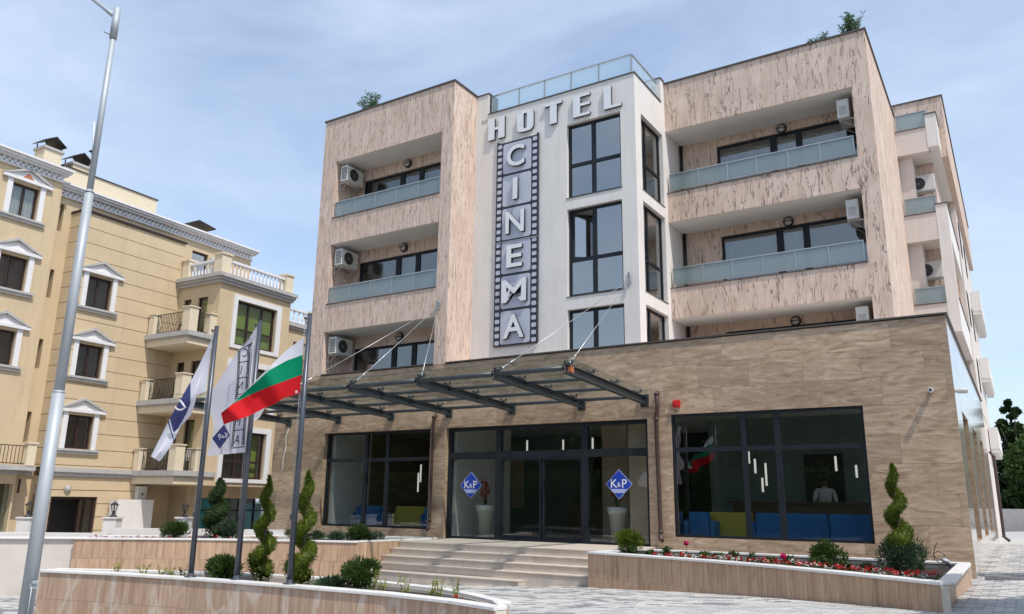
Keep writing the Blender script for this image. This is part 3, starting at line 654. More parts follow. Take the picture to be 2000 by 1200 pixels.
# the open casement of the middle tower window, hinged on its left side and swung inwards
sa = R(38); hx, hy = -3.54, TY+.21; ux = Vector((math.cos(sa), math.sin(sa), 0)); nv = Vector((-math.sin(sa), math.cos(sa), 0)); wd, z0, z1 = .66, 8.6, 9.96
q = MB()
for s0, s1, e0, e1 in ((0, .06, z0, z1), (wd-.06, wd, z0, z1), (.06, wd-.06, z0, z0+.06), (.06, wd-.06, z1-.06, z1)):
    cc = Vector((hx, hy, 0))+ux*(s0+s1)/2+Vector((0, 0, (e0+e1)/2)); q.obox(cc, ux*(s1-s0)/2, nv*.03, Vector((0, 0, (e1-e0)/2)))
sash = q.build('open_casement', FRAME, HT)
q = MB(); q.obox(Vector((hx, hy, (z0+z1)/2))+ux*wd/2, ux*(wd/2-.055), nv*.004, Vector((0, 0, (z1-z0)/2-.055))); q.build('pane', GLASS, sash)
o = railing(HT, [-6.42, -5.39, -4.46, -3.52, -2.59, -1.53], TY+.11, ZTW+.05, 14.57, glass=FROSTL, name='roof_railing')
m = MB(); m.box(-1.55, TY+.15, 14.535, -1.49, 3.25, 14.57); o = m.build('roof_railing', RAILM, HT); m = MB(); m.box(-1.54, TY+.15, ZTW+.05, -1.50, 3.25, ZTW+.072); m.build('bottom_rail', RAILM, o)
for a, b in ((TY+.16, 2.2), (2.24, 3.24)):
    q = MB(); q.box(-1.524, a, ZTW+.08, -1.512, b, 14.53); q.build('glass_panel', FROSTL, o)
q = MB(); q.box(-6.47, TY+.05, ZTW+.03, -6.44, TY+.48, ZT-.04); q.build('dark_panel', STEEL, HT)
# rear wing with its stacked side balconies
m = MB(); m.box(4.4, 10.45, 13.2, 5.93, 26, 15.42); m.box(4.9, 10.46, 5.3, 5.45, 25.9, 13.2); m.box(5.45, 15.2, 5.3, 5.62, 25.9, 13.2); m.build('rear_wing', BARK, HT)
c = MB(); c.box(4.4, 10.41, 15.42, 5.97, 26, 15.46); c.each('roof_coping', COPM, HT)
for i, (pz, st, top) in enumerate(((13.9, 13.05, 14.52), (10.93, 10.02, 11.53), (7.93, 6.9, 8.5))):
    b = part('side_balcony', HT); m = MB(); m.box(4.492, 9.3, st, 5.42, 9.44, pz); m.box(4.492, 9.44, st, 5.42, 10.44, st+.18); m.box(5.42, 9.6, st+.02, 5.455, 14.98, st+.2); m.build('slab', PINKW, b)
    q = MB(); q.box(4.492, 9.27, pz, 5.42, 9.46, pz+.02); q.build('plinth_coping', COPM, b)
    ro = railing(b, [4.56, 5.46], 9.36, pz+.05, top); 
    q = MB(); q.box(5.455, 9.37, pz+.08, 5.467, 10.1, top-.01); q.build('glass_panel', FROST, ro)
m = MB(); m.box(5.42, 9.29, 13.17, 5.74, 15.0, 14.33); m.build('balcony_parapet', WHITE, HT)
m = MB(); m.box(5.42, 9.29, 7.0, 5.74, 9.62, 11.17); m.box(5.42, 9.62, 10.05, 5.74, 15.0, 11.17); m.box(5.42, 9.62, 7.0, 5.74, 17.5, 8.1); m.build('balcony_parapet', WHITE, HT)
q = MB()
for z in (14.33, 11.17): q.box(5.40, 9.26, z, 5.77, 15.03, z+.03)
q.box(5.40, 9.64, 8.1, 5.77, 17.5, 8.13); q.each('parapet_coping', COPM, HT)
m = MB(); m.box(5.62, 15.2, 5.3, 5.78, 26, 13.2); m.build('flank_wall', PINKW, HT)
for i, (y0, z0) in enumerate(((16.2, 11.4), (19.5, 11.4), (16.2, 8.6), (19.5, 8.6), (17.8, 6.2))):
    window(HT, 'x', 5.80, y0, y0+.9, z0, z0+1.3, fw=.05, fd=.04, glass=GLASSD)
for i, (y0, z0) in enumerate(((21.5, 10.2), (21.5, 7.2), (21.5, 4.2))):
    m = MB(); m.box(5.79, y0, z0, 6.12, 27.5, z0+.9); m.box(5.79, y0+.02, z0-.15, 6.08, 27.5, z0); m.build('side_balcony', WHITE, HT)
m = MB(); m.box(XB0+.1, 16.12, -.6, 5.76, 26, 5.3); m.build('rear_wall', PINKW, HT)
# downpipes
def dpipe(pts, r=.045):
    q = MB(); q.path(pts, r, 10)
    for p in pts[1:-1:2]: q.lathe([(r+.012, -.03), (r+.012, .03)], p, 10)
    q.build('downpipe', BROWNP, HT)
dpipe([(-7.2, -.02, 4.12), (-7.23, -.09, 4.05), (-7.24, -.09, 3.8), (-7.25, -.09, 1.2), (-7.255, -.11, 1.0), (-7.26, -.18, .95)])
dpipe([(-.49, 0, 4.33), (-.485, -.09, 4.3), (-.47, -.09, 3.95), (-.52, -.07, 3.7), (-.515, -.07, 3.0), (-.49, -.07, 1.1), (-.485, -.1, .95), (-.42, -.16, .9)], .05)
dpipe([(5.82, 18.3, 3.9), (5.93, 18.3, 3.7), (5.93, 18.35, 2), (5.93, 18.4, .7), (6.1, 18.35, .55)], .06)
for k in range(3):
    q = MB(); q.tube((RX0+.07, RYB-.06, (PZ[k] if k else ZB)), (RX0+.07, RYB-.06, SZ[k]-.02), .05, n=8); q.build('downpipe', BLACKP, HT)
q = MB()
for x in (-6.72, -6.60): q.box(x, TY-.012, 13.62, x+.09, TY+.001, 13.72)
q.build('vent_grille', TRIMG, HT)
# ------------------------------------------------------------------ entrance steps
st = thing('entrance_steps', 'pale stone steps rising to the glazed hotel entrance', 'steps', (-6.46, -2.3, 0))
for k in range(5):
    z1 = .75-.15*k; y0 = -.3*k
    x1 = 5.85 if k < 4 else 4.22
    bk = 2.297 if k == 0 else y0+.299
    n = 5 if k < 4 else 3
    cuts = [0]+sorted(random.uniform(.12, .88)*x1 for _ in range(n-1))+[x1]
    s_ = MB(); s_.box(.01, y0+.02, -.6, x1-.01, bk, z1-.034); s_.build('step', STEPM, st)
    for a, b in zip(cuts, cuts[1:]):
        q = MB(); q.box(a+.002, y0-.012, z1-.03, b-.002, bk, z1+random.uniform(-.001, .001)); bevel(q.build('tread', STEPM, st), .006, 2)
        q = MB(); q.box(a+.002, y0+.006, z1-.19 if k < 4 and not (k == 3) else -.5, b-.002, y0+.024, z1-.032); q.build('riser', STEPM, st)

# ------------------------------------------------------------------ planters
def sub(poly, L=.8):
    pts = [Vector((x, y, 0)) for x, y in poly]; out = [pts[0]]
    for a, b in zip(pts, pts[1:]):
        n = max(1, round((b-a).length/L))
        for i in range(1, n+1): out.append(a.lerp(b, i/n))
    return out
def offset(poly, d):
    out = []
    for i, p in enumerate(poly):
        a = poly[max(i-1, 0)]; b = poly[min(i+1, len(poly)-1)]; t = (Vector(b)-Vector(a)).normalized(); out.append(Vector((p[0]-t.y*d, p[1]+t.x*d, 0)))
    return out
def planter(label, F, B, zt, cw, rowh=.44, wood=None, tip=0.0):
    wood = wood or WOODT
    o0 = Vector((F[0][0], F[0][1], 0)); root = thing('planter', label, 'planter', o0)
    def loc(p, z): return (p[0]-o0.x, p[1]-o0.y, z)
    def facing(a, b, mat_in):
        """two rows of tiles over a-b (outside is to the right of a->b)"""
        d = (b-a).normalized(); nrm = Vector((d.y, -d.x, 0))
        zr = zt-.04-rowh
        for (za, zb) in ((zr+.003, zt-.042), (None, zr-.003)):
            q = MB(); e = d*.003
            a_, b_ = a+e, b-e
            za0 = za if za is not None else min(zg(a.x)-.1, zr-.03); zb0 = za if za is not None else min(zg(b.x)-.1, zr-.03)
            if zb-max(za0, zb0) < .01: continue
            vs = [loc(a_, za0), loc(b_, zb0), loc(b_-nrm*.025, zb0), loc(a_-nrm*.025, za0), loc(a_, zb), loc(b_, zb), loc(b_-nrm*.025, zb), loc(a_-nrm*.025, zb)]
            q.add(vs, [(3, 2, 1, 0), (4, 5, 6, 7), (0, 1, 5, 4), (1, 2, 6, 5), (2, 3, 7, 6), (3, 0, 4, 7)])
            q.build('tile', wood, root)
    Fs = sub(F); Bs = sub(B)
    for a, b in zip(Fs, Fs[1:]): facing(a, b, 0)
    Rr = [Vector((*F[-1], 0)), Vector((*B[-1], 0))]; Ll = [Vector((*B[0], 0)), Vector((*F[0], 0))]
    for e in (Rr, Ll):
        ss = sub([(p.x, p.y) for p in e])
        for a, b in zip(ss, ss[1:]): facing(a, b, 0)
    for a, b in zip(Bs[::-1], Bs[::-1][1:]): facing(a, b, 0)
    fi = offset(F, .027); bi = offset(B, -.027)
    core = [Vector((p.x, p.y, 0)) for p in fi]+[Vector((p.x, p.y, 0)) for p in bi[::-1]]
    # masonry ring
    w = MB(); f2 = offset(F, .16); b2 = offset(B, -.16); n = len(fi)
    def strip(P, Q, z0, z1):
        for i in range(len(P)-1):
            w.prism([(P[i].x-o0.x, P[i].y-o0.y), (P[i+1].x-o0.x, P[i+1].y-o0.y), (Q[i+1].x-o0.x, Q[i+1].y-o0.y), (Q[i].x-o0.x, Q[i].y-o0.y)], z0, z1)
    fg = offset(F, .005); bg_ = offset(B, -.005); strip(fg, f2, -.8, zt-.045); w.build('masonry', GROUT, root); w = MB(); strip(b2, bg_, -.8, zt-.045)
    w.build('masonry', GROUT, root)
    # soil
    q = MB(); vs = []; cols = 10; fs = []
    for i in range(n):
        for j in range(cols+1):
            p = fi[i].lerp(bi[i], j/cols); vs.append(loc(p, zt-.10+random.uniform(-.02, .03)))
    for i in range(n-1):
        for j in range(cols): k0 = i*(cols+1)+j; fs.append((k0, k0+cols+1, k0+cols+2, k0+1))
    q.add(vs, fs); q.build('soil', SOIL, root)
    # coping slabs
    fo = offset(F, -.03); fin = offset(F, cw); bo = offset(B, .03); bin_ = offset(B, -cw*.8)
    dr_ = (Vector(F[-1])-Vector(F[-2])).normalized()*.03; dl_ = (Vector(F[0])-Vector(F[1])).normalized()*.03
    def slab(poly):
        q = MB(); q.prism([(p.x-o0.x, p.y-o0.y) for p in poly], zt-.04, zt+random.uniform(-.0008, .0008)); bevel(q.build('coping_slab', MARB, root), .006, 2)
    for i in range(n-1):
        slab([fo[i], fo[i+1], fin[i+1], fin[i]]); slab([bin_[i], bin_[i+1], bo[i+1], bo[i]])
    for P, Q, sgn in ((fin[-1], bin_[-1], -1), (fin[0], bin_[0], 1)):
        t = (Vector((F[-1 if sgn < 0 else 0][0], F[-1 if sgn < 0 else 0][1], 0))-Vector((B[-1 if sgn < 0 else 0][0], B[-1 if sgn < 0 else 0][1], 0)))
        d = (fo[-1]-fo[-2]).normalized() if sgn < 0 else (fo[0]-fo[1]).normalized()
        if (P-Q).length > .02: slab([P-d*cw+d*.03, P+d*.03, Q+d*.03, Q-d*cw+d*.03])
    return root
planter('long planter clad in wood look tiles along the right half of the hotel front', RP_F, RP_B, .79, .24)
planter('planter clad in wood look tiles between the left ground floor window and the flags', LP_F, LP_B, .79, .18, .42)
planter('low island planter in front with the three flagpoles standing on its rim', FP_F, FP_B, .53, .17, .41, wood=WOODS)
bw = thing('boundary_wall', 'plain beige rendered wall with white coping behind the lamp post', 'wall', (-12.0, -7.25, 0))
m = MB(); m.prism([(0, 0), (-6.0, -6.2), (-6.15, -6.05), (-.15, .15)], -1, .75); m.build('wall', plain('beige_render', (.60, .545, .49), .85, var=.06, scale=2, bump=.1, bscale=60), bw)
m = MB(); m.prism([(.06, -.04), (-5.96, -6.26), (-6.2, -6.0), (-.2, .2)], .75, .79); bevel(m.build('coping', MARB, bw), .005)
lw = thing('garden_wall', 'low white garden wall in front of the cream building', 'wall', (-13.2, -5.6, 0))
m = MB(); m.prism([(0, 0), (3.4, 2.6), (3.3, 2.75), (-.1, .15)], -1, .93); m.prism([(-6, -4.6), (-.1, -.1), (-.2, .05), (-6.1, -4.45)], -1, .80); m.build('wall', WHITE, lw)

# ------------------------------------------------------------------ glass canopy
CN = thing('entrance_canopy', 'dark steel and glass canopy hung on wire ropes over the entrance', 'canopy', (-7.0, 0, 0))
bxs = [-.82, -2.54, -4.64, -6.74, -8.87, -11.0, -13.2]
def cz(y): return 4.17-(y+.1)*.047           # beam axis height at depth y
for x in bxs:
    X = x+7.0; q = MB()
    for (h0, h1, w) in ((.075, .095, .06), (-.095, -.075, .06), (-.075, .075, .008)):
        q.yprism([(-.06, cz(-.06)+h0), (-4.1, cz(-4.1)+h0), (-4.1, cz(-4.1)+h1), (-.06, cz(-.06)+h1)], X-w, X+w)
    q.build('beam', STEEL, CN)
    q = MB(); q.box(X-.10, -.06, cz(0)-.16, X+.10, -.003, cz(0)+.15)
    for a in (-.06, .06):
        for b in (-.1, .1): q.lathe([(.014, -.085), (.014, -.06)], (X+a, 0, cz(0)+b), 6, axis='y')
    q.build('wall_bracket', STEEL, CN)
for j, y in enumerate((-.55, -1.75, -2.95, -4.08)):
    q = MB(); r = .055 if j == 3 else .042
    for a, b in zip(bxs[1:], bxs[:-1]): q.tube((a+7.0+.06, y, cz(y)+.01), (b+7.0-.06, y, cz(y)+.01), r, n=8)
    q.build('purlin', STEEL, CN)
for x in bxs:
    for y in (-.45, -1.75, -2.95, -3.95):
        q = MB(); q.tube((x+7, y, cz(y)+.095), (x+7, y, cz(y)+.185), .022, n=8); q.box(x+7-.09, y-.02, cz(y)+.12, x+7+.09, y+.02, cz(y)+.14)
        for a in (-.08, .08): q.lathe([(.028, .15), (.028, .20)], (x+7+a, y, cz(y)), 8)
        q.build('glass_fixing', STEEL, CN)
for a, b in zip(bxs[1:], bxs[:-1]):
    for y0, y1 in ((-1.48, -.12), (-2.84, -1.49), (-4.2, -2.85)):
        q = MB(); e0, e1 = (.20 if a == bxs[-1] else -.006), (.12 if b == bxs[0] else -.006)
        xa, xb = a+7.0-e0, b+7.0+e1
        q.yprism([(y0, cz(y0)+.20), (y1, cz(y1)+.20), (y1, cz(y1)+.214), (y0, cz(y0)+.214)], xa, xb); q.build('glass_pane', CLEAR, CN)
q = MB(); q.box(.0-.05-.82+7.0, -4.0, cz(-4)-.06, -.82+7.0+.06+.02, -3.86, cz(-4)+.06); q.build('copper_block', ORANGE, CN)
for wx, wy, wz, ends in ((-7.27, -.02, 7.33, (-4.64, -6.74, -8.87)), (-1.70, 1.21, 7.65, (-.82, -2.54))):
    for ex in ends:
        A = Vector((wx+7, wy, wz)); Bp = Vector((ex+7, -3.95, cz(-3.95)+.1)); q = MB(); q.path([A, A.lerp(Bp, .5)-Vector((0, 0, .02)), Bp], .008, 6)
        d = (A-Bp).normalized(); q.path([Bp+d*.08, Bp+d*.14, Bp+d*.34, Bp+d*.42], [.012, .026, .026, .011], 8); q.path([Bp+d*.46, Bp+d*.5, Bp+d*.62, Bp+d*.66], [.011, .02, .02, .01], 6)
        q.build('wire_rope', CABLE, CN)
    q = MB(); q.box(wx+7-.05, wy-.015, wz-.10, wx+7+.05, wy+.017, wz+.14)
    for i in range(5): q.lathe([(.022, -.05), (.022, .0)], (wx+7+(-.025 if i % 2 else .025), wy, wz-.05+i*.045), 6, axis='y')
    for i in range(14): q.obox((wx+7+random.uniform(-.06, .06), wy-.05, wz+random.uniform(-.2, .2)), (.012, 0, 0), (0, .01, 0), (0, 0, .03))
    q.build('anchor', CABLE, CN)

# ------------------------------------------------------------------ signs on the tower
TF = TY
sg = thing('hotel_sign', 'silver relief letters across the top of the white tower', 'sign', (-4.2, TF, 12.9))
def letter(name, polys, x0, parent, d=.085, holes=None):
    q = MB()
    for p in polys: q.xprism([(x0+x, z) for x, z in p], -d, -.012, 1, 0)
    return q.build(name, [ALU, DARKM], parent)
H = .72
def rect(a, b, c, d): return [(a, c), (b, c), (b, d), (a, d)]
letter('letter', [rect(0, .24, 0, H), rect(.38, .62, 0, H), rect(.242, .378, .32, .42)], -6.42+4.2, sg)
oo = []; w_, h_ = .60, H; n = 28
def rr(w, h, r, ox, oz, seg=5):
    out = []
    for cx, cz_, a0 in ((w-r, h-r, 0), (r, h-r, 90), (r, r, 180), (w-r, r, 270)):
        for i in range(seg+1): t = R(a0+90*i/seg); out.append((ox+cx+r*math.cos(t), oz+cz_+r*math.sin(t)))
    return out
outer = rr(.60, .72, .16, 0, 0); inner = rr(.12, .52, .055, .24, .10)
q = MB(); n = len(outer); x0 = -5.34+4.2
vs = [(x0+x, -.085, z) for x, z in outer]+[(x0+x, -.085, z) for x, z in inner]+[(x0+x, -.012, z) for x, z in outer]+[(x0+x, -.012, z) for x, z in inner]
q.add(vs, [(i, (i+1) % n, n+(i+1) % n, n+i)[::-1] for i in range(n)], 0)
q.add(vs, [(i, (i+1) % n, 2*n+(i+1) % n, 2*n+i) for i in range(n)]+[(n+i, n+(i+1) % n, 3*n+(i+1) % n, 3*n+i)[::-1] for i in range(n)], 1)
q.build('letter', [ALU, DARKM], sg)
letter('letter', [rect(.19, .43, 0, .618), rect(0, .60, .62, .72)], -4.35+4.2, sg)
letter('letter', [rect(0, .24, 0, H), rect(.242, .56, .63, H), rect(.242, .56, .325, .415), rect(.242, .56, 0, .09)], -3.36+4.2, sg)
letter('letter', [rect(0, .24, 0, H), rect(.242, .56, 0, .09)], -2.35+4.2, sg)
cs = thing('film_strip_sign', 'tall film strip sign with six relief letters running down the white tower', 'sign', (-5.32, TF, 6.17))
q = MB(); q.box(-.76, -.075, 0, .76, -.012, 6.52); q.box(-.76, -.075, 6.52, -.69, -.02, 6.58); q.box(.69, -.075, 6.52, .76, -.02, 6.58); bevel(q.build('backing_panel', FILMB, cs), .006, 1)
fz = 6.50/6
for i, ch in enumerate('AMENIC'):
    z0 = .05+i*1.08
    q = MB(); q.xprism(rr(1.02, 1.00, .07, -.51, z0), -.083, -.07, 0); fp = q.build('film_frame', FILMP, cs)
    me = text_mesh(ch, 1.02, .045, [ALU, DARKM], offset=.018); 
    b0 = [min(v.co[k_] for v in me.vertices) for k_ in range(3)]; b1 = [max(v.co[k_] for v in me.vertices) for k_ in range(3)]
    sx = {'M': .86, 'I': .17, 'N': .66, 'E': .55, 'A': .72, 'C': .64}[ch]/(b1[0]-b0[0]); sz_ = .70/(b1[2]-b0[2])
    me.transform(Matrix.Translation((-(b0[0]+b1[0])/2, 0, -(b0[2]+b1[2])/2))); me.transform(Matrix.Diagonal((sx, 1, sz_, 1)))
    link('letter', me, cs, (0, -.135, z0+.50))
pm = MB(); pm.xprism(rr(.15, .125, .03, -.075, 0, 3), -.083, -.07, 0); pme = pm.mesh('perforation', FILMP)
for sx in (-.635, .635):
    for i in range(30): link('perforation', pme, cs, (sx, 0, .045+i*.217))
q = MB(); q.box(-.78, -.10, 3.21, .78, -.085, 3.235); q.build('joint_strip', RAILM, cs)

# K&P door signs
def kp(x, z, label):
    s = thing('door_sign', label, 'sign', (x, .142, z-.36), 0, 'blue diamond signs on the entrance glass')
    q = MB(); q.xprism([(-.36, .36), (0, 0), (.36, .36), (0, .72)], -.002, .003); q.build('border', PALEB, s)
    q = MB(); q.xprism([(-.34, .36), (0, .02), (.34, .36), (0, .70)], -.006, -.0025); q.build('diamond', BLUE, s)
    q = MB(); q.xprism([(-.225, .245), (.225, .245), (.13, .15), (-.13, .15)], -.009, -.0065); q.build('band', PALEB, s)
    for tx, sz_, xx, zz, of in (('K', .29, -.14, .365, .002), ('&', .16, .0, .345, .0), ('P', .29, .14, .365, .002)):
        me = text_mesh(tx, sz_, .001, SIGNW, of); link('lettering', me, s, (xx, -.0095, zz))
kp(-6.045, 2.155, 'blue diamond sign with white letters on the glass left of the sliding doors'); kp(-1.62, 2.18, 'blue diamond sign with white letters on the glass right of the sliding doors')

# ------------------------------------------------------------------ small fittings
def make_ac(label):
    t = thing('air_conditioner', label, 'air conditioner', (0, 0, 0), 0, 'air conditioner units in the balconies')
    q = MB(); q.box(-.4, -.16, 0, .4, .16, .56); bevel(q.build('casing', PLAST, t), .02, 2)
    q = MB(); q.lathe([(.215, -.166), (.235, -.168), (.235, -.155)], (-.08, 0, .28), 20, axis='y'); q.build('fan_ring', PLAST, t)
    q = MB(); q.lathe([(.212, -.1675), (.212, -.1655)], (-.08, 0, .28), 20, axis='y'); q.build('fan_opening', BLACKP, t)
    q = MB()
    for r in (.06, .11, .16, .205):
        for k_ in range(18): a, b = 2*math.pi*k_/18, 2*math.pi*(k_+1)/18; q.tube((-.08+r*math.cos(a), -.172, .28+r*math.sin(a)), (-.08+r*math.cos(b), -.172, .28+r*math.sin(b)), .003, n=4, caps=False)
    for k_ in range(8): a = math.pi*k_/4; q.tube((-.08, -.172, .28), (-.08+.21*math.cos(a), -.172, .28+.21*math.sin(a)), .003, n=4, caps=False)
    q.lathe([(.04, -.176), (.04, -.17)], (-.08, 0, .28), 10, axis='y'); q.build('fan_grille', plain('grille_grey', (.16, .16, .155), .5, var=.05) if 'grille_grey' not in MATS else MATS['grille_grey'], t)
    q = MB()
    for c_ in range(4):
        for r_ in range(9): q.box(-.404, -.13+c_*.062, .06+r_*.05, -.396, -.085+c_*.062, .09+r_*.05)
    q.build('vent_slots', BLACKP, t)
    q = MB(); q.box(.396, -.1, .1, .412, .08, .34); q.build('valve_cover', TRIMG, t)
    q = MB()
    for x in (-.28, .28): q = MB(); q.box(x-.02, -.15, -.045, x+.02, .26, -.002); q.box(x-.02, .235, -.3, x+.02, .26, -.045); q.tube((x, -.1, -.03), (x, .24, -.28), .012, n=6); q.build('bracket', TRIMG, t)
    return t
ac0 = make_ac('white air conditioner high in the top left loggia')
ac0.location = (-11.63, .5, SZ[2]-.72); ac0.rotation_euler = (0, 0, R(90))
for k, lab in ((1, 'white air conditioner in the middle left loggia, vents to the street'), (0, 'white air conditioner in the lowest left loggia above the stone base')):
    dup(ac0, (-11.63, .5, SZ[k]-.72), R(90), lab)
for k, lab in ((2, 'white air conditioner hung on the pier of the top right loggia'), (1, 'white air conditioner hung on the pier of the middle right loggia'), (0, 'white air conditioner half hidden by the parapet in the lowest right loggia')):
    dup(ac0, (3.72, 4.22, SZ[k]-.74), R(-90), lab)
dup(ac0, (5.05, 10.15, 11.95), 0, 'air conditioner above the railing of the upper side balcony'); dup(ac0, (4.98, 10.15, 8.95), 0, 'air conditioner above the railing of the lower side balcony')
def make_lamp(label):
    t = thing('bulkhead_lamp', label, 'wall lamp', (0, 0, 0), 0, 'round black bulkhead lamps in the loggias')
    q = MB(); q.lathe([(.14, 0), (.15, -.03), (.145, -.07), (.115, -.085)], (0, 0, 0), 18, axis='y'); q.build('lamp_ring', BLACKP, t)
    q = MB(); q.lathe([(.112, -.078), (.10, -.10), (.06, -.118), (.0, -.125)], (0, 0, 0), 16, axis='y'); q.build('lamp_glass', TRIMG, t)
    q = MB(); q.box(-.145, -.132, -.012, .145, -.112, .012); q.build('cage_bar', BLACKP, t); return t
bl = make_lamp('round black wall lamp in the top left loggia'); bl.location = (-9.57, 1.036, 12.78)
for loc_, lab in (((-9.57, 1.036, 9.80), 'round black wall lamp in the middle left loggia'), ((-9.57, 1.036, 6.80), 'round black wall lamp in the lowest left loggia'),
                  ((1.83, 4.826, 12.80), 'round black wall lamp in the top right loggia'), ((1.83, 4.826, 9.82), 'round black wall lamp in the middle right loggia'), ((1.83, 4.826, 6.83), 'round black wall lamp in the lowest right loggia')):
    dup(bl, loc_, 0, lab)
def seccam(loc_, rz, label):
    t = thing('security_camera', label, 'camera', loc_, rz)
    q = MB(); q.lathe([(.045, 0), (.05, -.015), (.03, -.03)], (0, 0, 0), 12, axis='y'); q.build('mount', PLAST, t)
    q = MB(); q.lathe([(.035, -.03), (.052, -.05), (.055, -.19), (.05, -.215)], (0, 0, -.01), 14, axis='y'); q.build('body', PLAST, t)
    q = MB(); q.lathe([(.028, -.216), (.024, -.222)], (0, 0, -.01), 10, axis='y'); q.build('lens', BLACKP, t)
seccam((5.40, 0, 4.03), 0, 'white security camera on the stone front near the right corner'); seccam((5.812, .22, 4.03), R(90), 'white security camera sticking out of the polished side wall')
t = thing('alarm_siren', 'small red alarm box on the stone wall above the right window', 'alarm', (-.01, 0, 3.96))
q = MB(); q.box(-.09, -.07, 0, .09, -.002, .17); bevel(q.build('casing', REDP, t), .01, 2); q = MB(); q.box(-.05, -.10, .03, .05, -.07, .14); bevel(q.build('siren_grille', REDP, t), .008, 1)

# ------------------------------------------------------------------ street lamp
sl = thing('street_lamp', 'tall galvanised street lamp post at the left edge', 'street lamp', (-5.3, -11.7, zg(-5.3)))
zz = zg(-5.3)
q = MB(); q.path([(0, 0, 0), (0, 0, 3.2-zz)], [.098, .088], 20); q.build('lower_shaft', GALV, sl)
q = MB(); q.path([(0, 0, 3.2-zz), (0, 0, 3.24-zz)], [.088, .077], 20); q.path([(0, 0, 3.2-zz), (.01, 0, 6.42-zz)], [.075, .068], 20); q.build('middle_shaft', GALV, sl)
q = MB(); q.path([(.01, 0, 6.4-zz), (.01, 0, 6.45-zz)], [.075, .05], 18); q.path([(.01, 0, 6.4-zz), (.02, 0, 9.3-zz)], [.050, .044], 18); q.build('upper_shaft', GALV, sl)
q = MB(); q.path([(.02, 0, 9.15-zz), (.02, 0, 9.72-zz)], [.058, .058], 18); q.path([(.02, 0, 9.55-zz), (-.35, -.02, 9.85-zz), (-1.6, -.1, 10.85-zz)], [.04, .036, .034], 12); q.lathe([(.014, 0), (.014, .12)], (.02, -.16, 9.2-zz), 6, axis='y'); q.build('arm', GALV, sl)
q = MB(); q.path([(-1.5, -.1, 10.78-zz), (-1.65, -.1, 10.9-zz), (-2.2, -.13, 11.0-zz), (-2.3, -.13, 11.02-zz)], [.05, .13, .12, .03], 12); q.build('luminaire', GALV, sl)
q = MB(); q.box(.07, -.05, .55, .12, .05, .62); q.tube((.115, -.03, .1), (.115, -.03, .6), .01, n=6); q.box(.1, -.045, .62, .15, .03, .66); q.build('cable_clip', GALV, sl)

# ------------------------------------------------------------------ flagpoles and flags
poles = []
for (x, y, h, lab) in ((-4.24, -9.86, 4.46, 'grey flagpole nearest the street lamp on the island planter'), (-3.40, -9.68, 4.50, 'middle grey flagpole on the island planter rim'), (-2.31, -9.64, 4.50, 'grey flagpole carrying the white green and red flag')):
    t = thing('flagpole', lab, 'flagpole', (x, y, .53), 0, 'flagpoles on the island planter'); hh = h-.53
    q = MB(); q.path([(0, 0, 0), (0, 0, hh)], [.044, .034], 16); q.lathe([(.036, hh), (.033, hh+.015), (.0, hh+.02)], (0, 0, 0), 14); q.build('shaft', POLEM, t)
    q = MB(); q.lathe([(.09, 0), (.09, .012), (.05, .014), (.047, .06)], (0, 0, .002), 14); q.build('base_collar', POLEM, t)
    q = MB(); q.path([(-.05, 0, hh-.06), (-.10, 0, hh-.05)], .012, 6); q.lathe([(.022, -.01), (.022, .01)], (-.10, 0, hh-.05), 8, axis='y'); q.build('pulley', POLEM, t)
    q = MB(); q.path([(-.10, 0, hh-.07), (-.09, -.01, 2.0), (-.06, -.02, .95)], .004, 4); q.path([(-.085, .01, hh-.07), (-.075, .01, .95)], .004, 4); q.build('halyard', CABLE, t)
    q = MB(); q.lathe([(.02, -.04), (.02, .04)], (-.07, 0, .93), 6); q.build('cleat', POLEM, t)
    poles.append((x, y))
def atp(u, v, y):
    d = fwd+r2*((u-1000)/1547.4)-u2*((v-600)/1547.4); s = (y-CAM.y)/d.y; return CAM+d*s
def fl(x, y): return (280+x/3.428, 600+y/3.428)
def interp(pts, s):
    # arc-length parametrised polyline
    L_ = [0]
    for a, b in zip(pts, pts[1:]): L_.append(L_[-1]+math.hypot(b[0]-a[0], b[1]-a[1]))
    d = s*L_[-1]
    for i in range(len(pts)-1):
        if d <= L_[i+1]+1e-9:
            f = (d-L_[i])/max(1e-9, L_[i+1]-L_[i]); return (pts[i][0]+(pts[i+1][0]-pts[i][0])*f, pts[i][1]+(pts[i+1][1]-pts[i][1])*f)
    return pts[-1]
def flagmesh(curves, mats, nu, nvs, yfun, matfun=None):
    """ruled cloth between successive edge curves given in picture outline; yfun(u, v) gives the depth of the cloth"""
    q = MB(); vs = []; fs = []; ms = []
    rows = []
    K = len(curves)-1
    for k_ in range(K):
        for j in range(nvs[k_]): rows.append((k_, j/nvs[k_]))
    rows.append((K-1, 1.0)); nr = len(rows)
    for r_, (k_, f) in enumerate(rows):
        for i in range(nu+1):
            s = i/nu; a = interp(curves[k_], s); b = interp(curves[k_+1], s)
            p = atp(*fl(a[0]+(b[0]-a[0])*f, a[1]+(b[1]-a[1])*f), yfun(s, r_/(nr-1))); vs.append(p)
    for r_ in range(nr-1):
        for i in range(nu):
            k0 = r_*(nu+1)+i; fs.append((k0, k0+nu+1, k0+nu+2, k0+1)); ms.append(matfun(i/nu, rows[r_][0], r_/(nr-1)) if matfun else rows[r_][0])
    q.add(vs, fs, 0, True); q.m = ms
    me = q.mesh('cloth', mats); return me
def flagthing(name, label, base, me, objname='cloth'):
    t = thing(name, label, 'flag', base); me.transform(Matrix.Translation(-Vector(base))); link(objname, me, t)
    for ch in t.children:
        sm = ch.modifiers.new('smooth', 'SUBSURF'); sm.levels = 1; sm.render_levels = 1
    return t
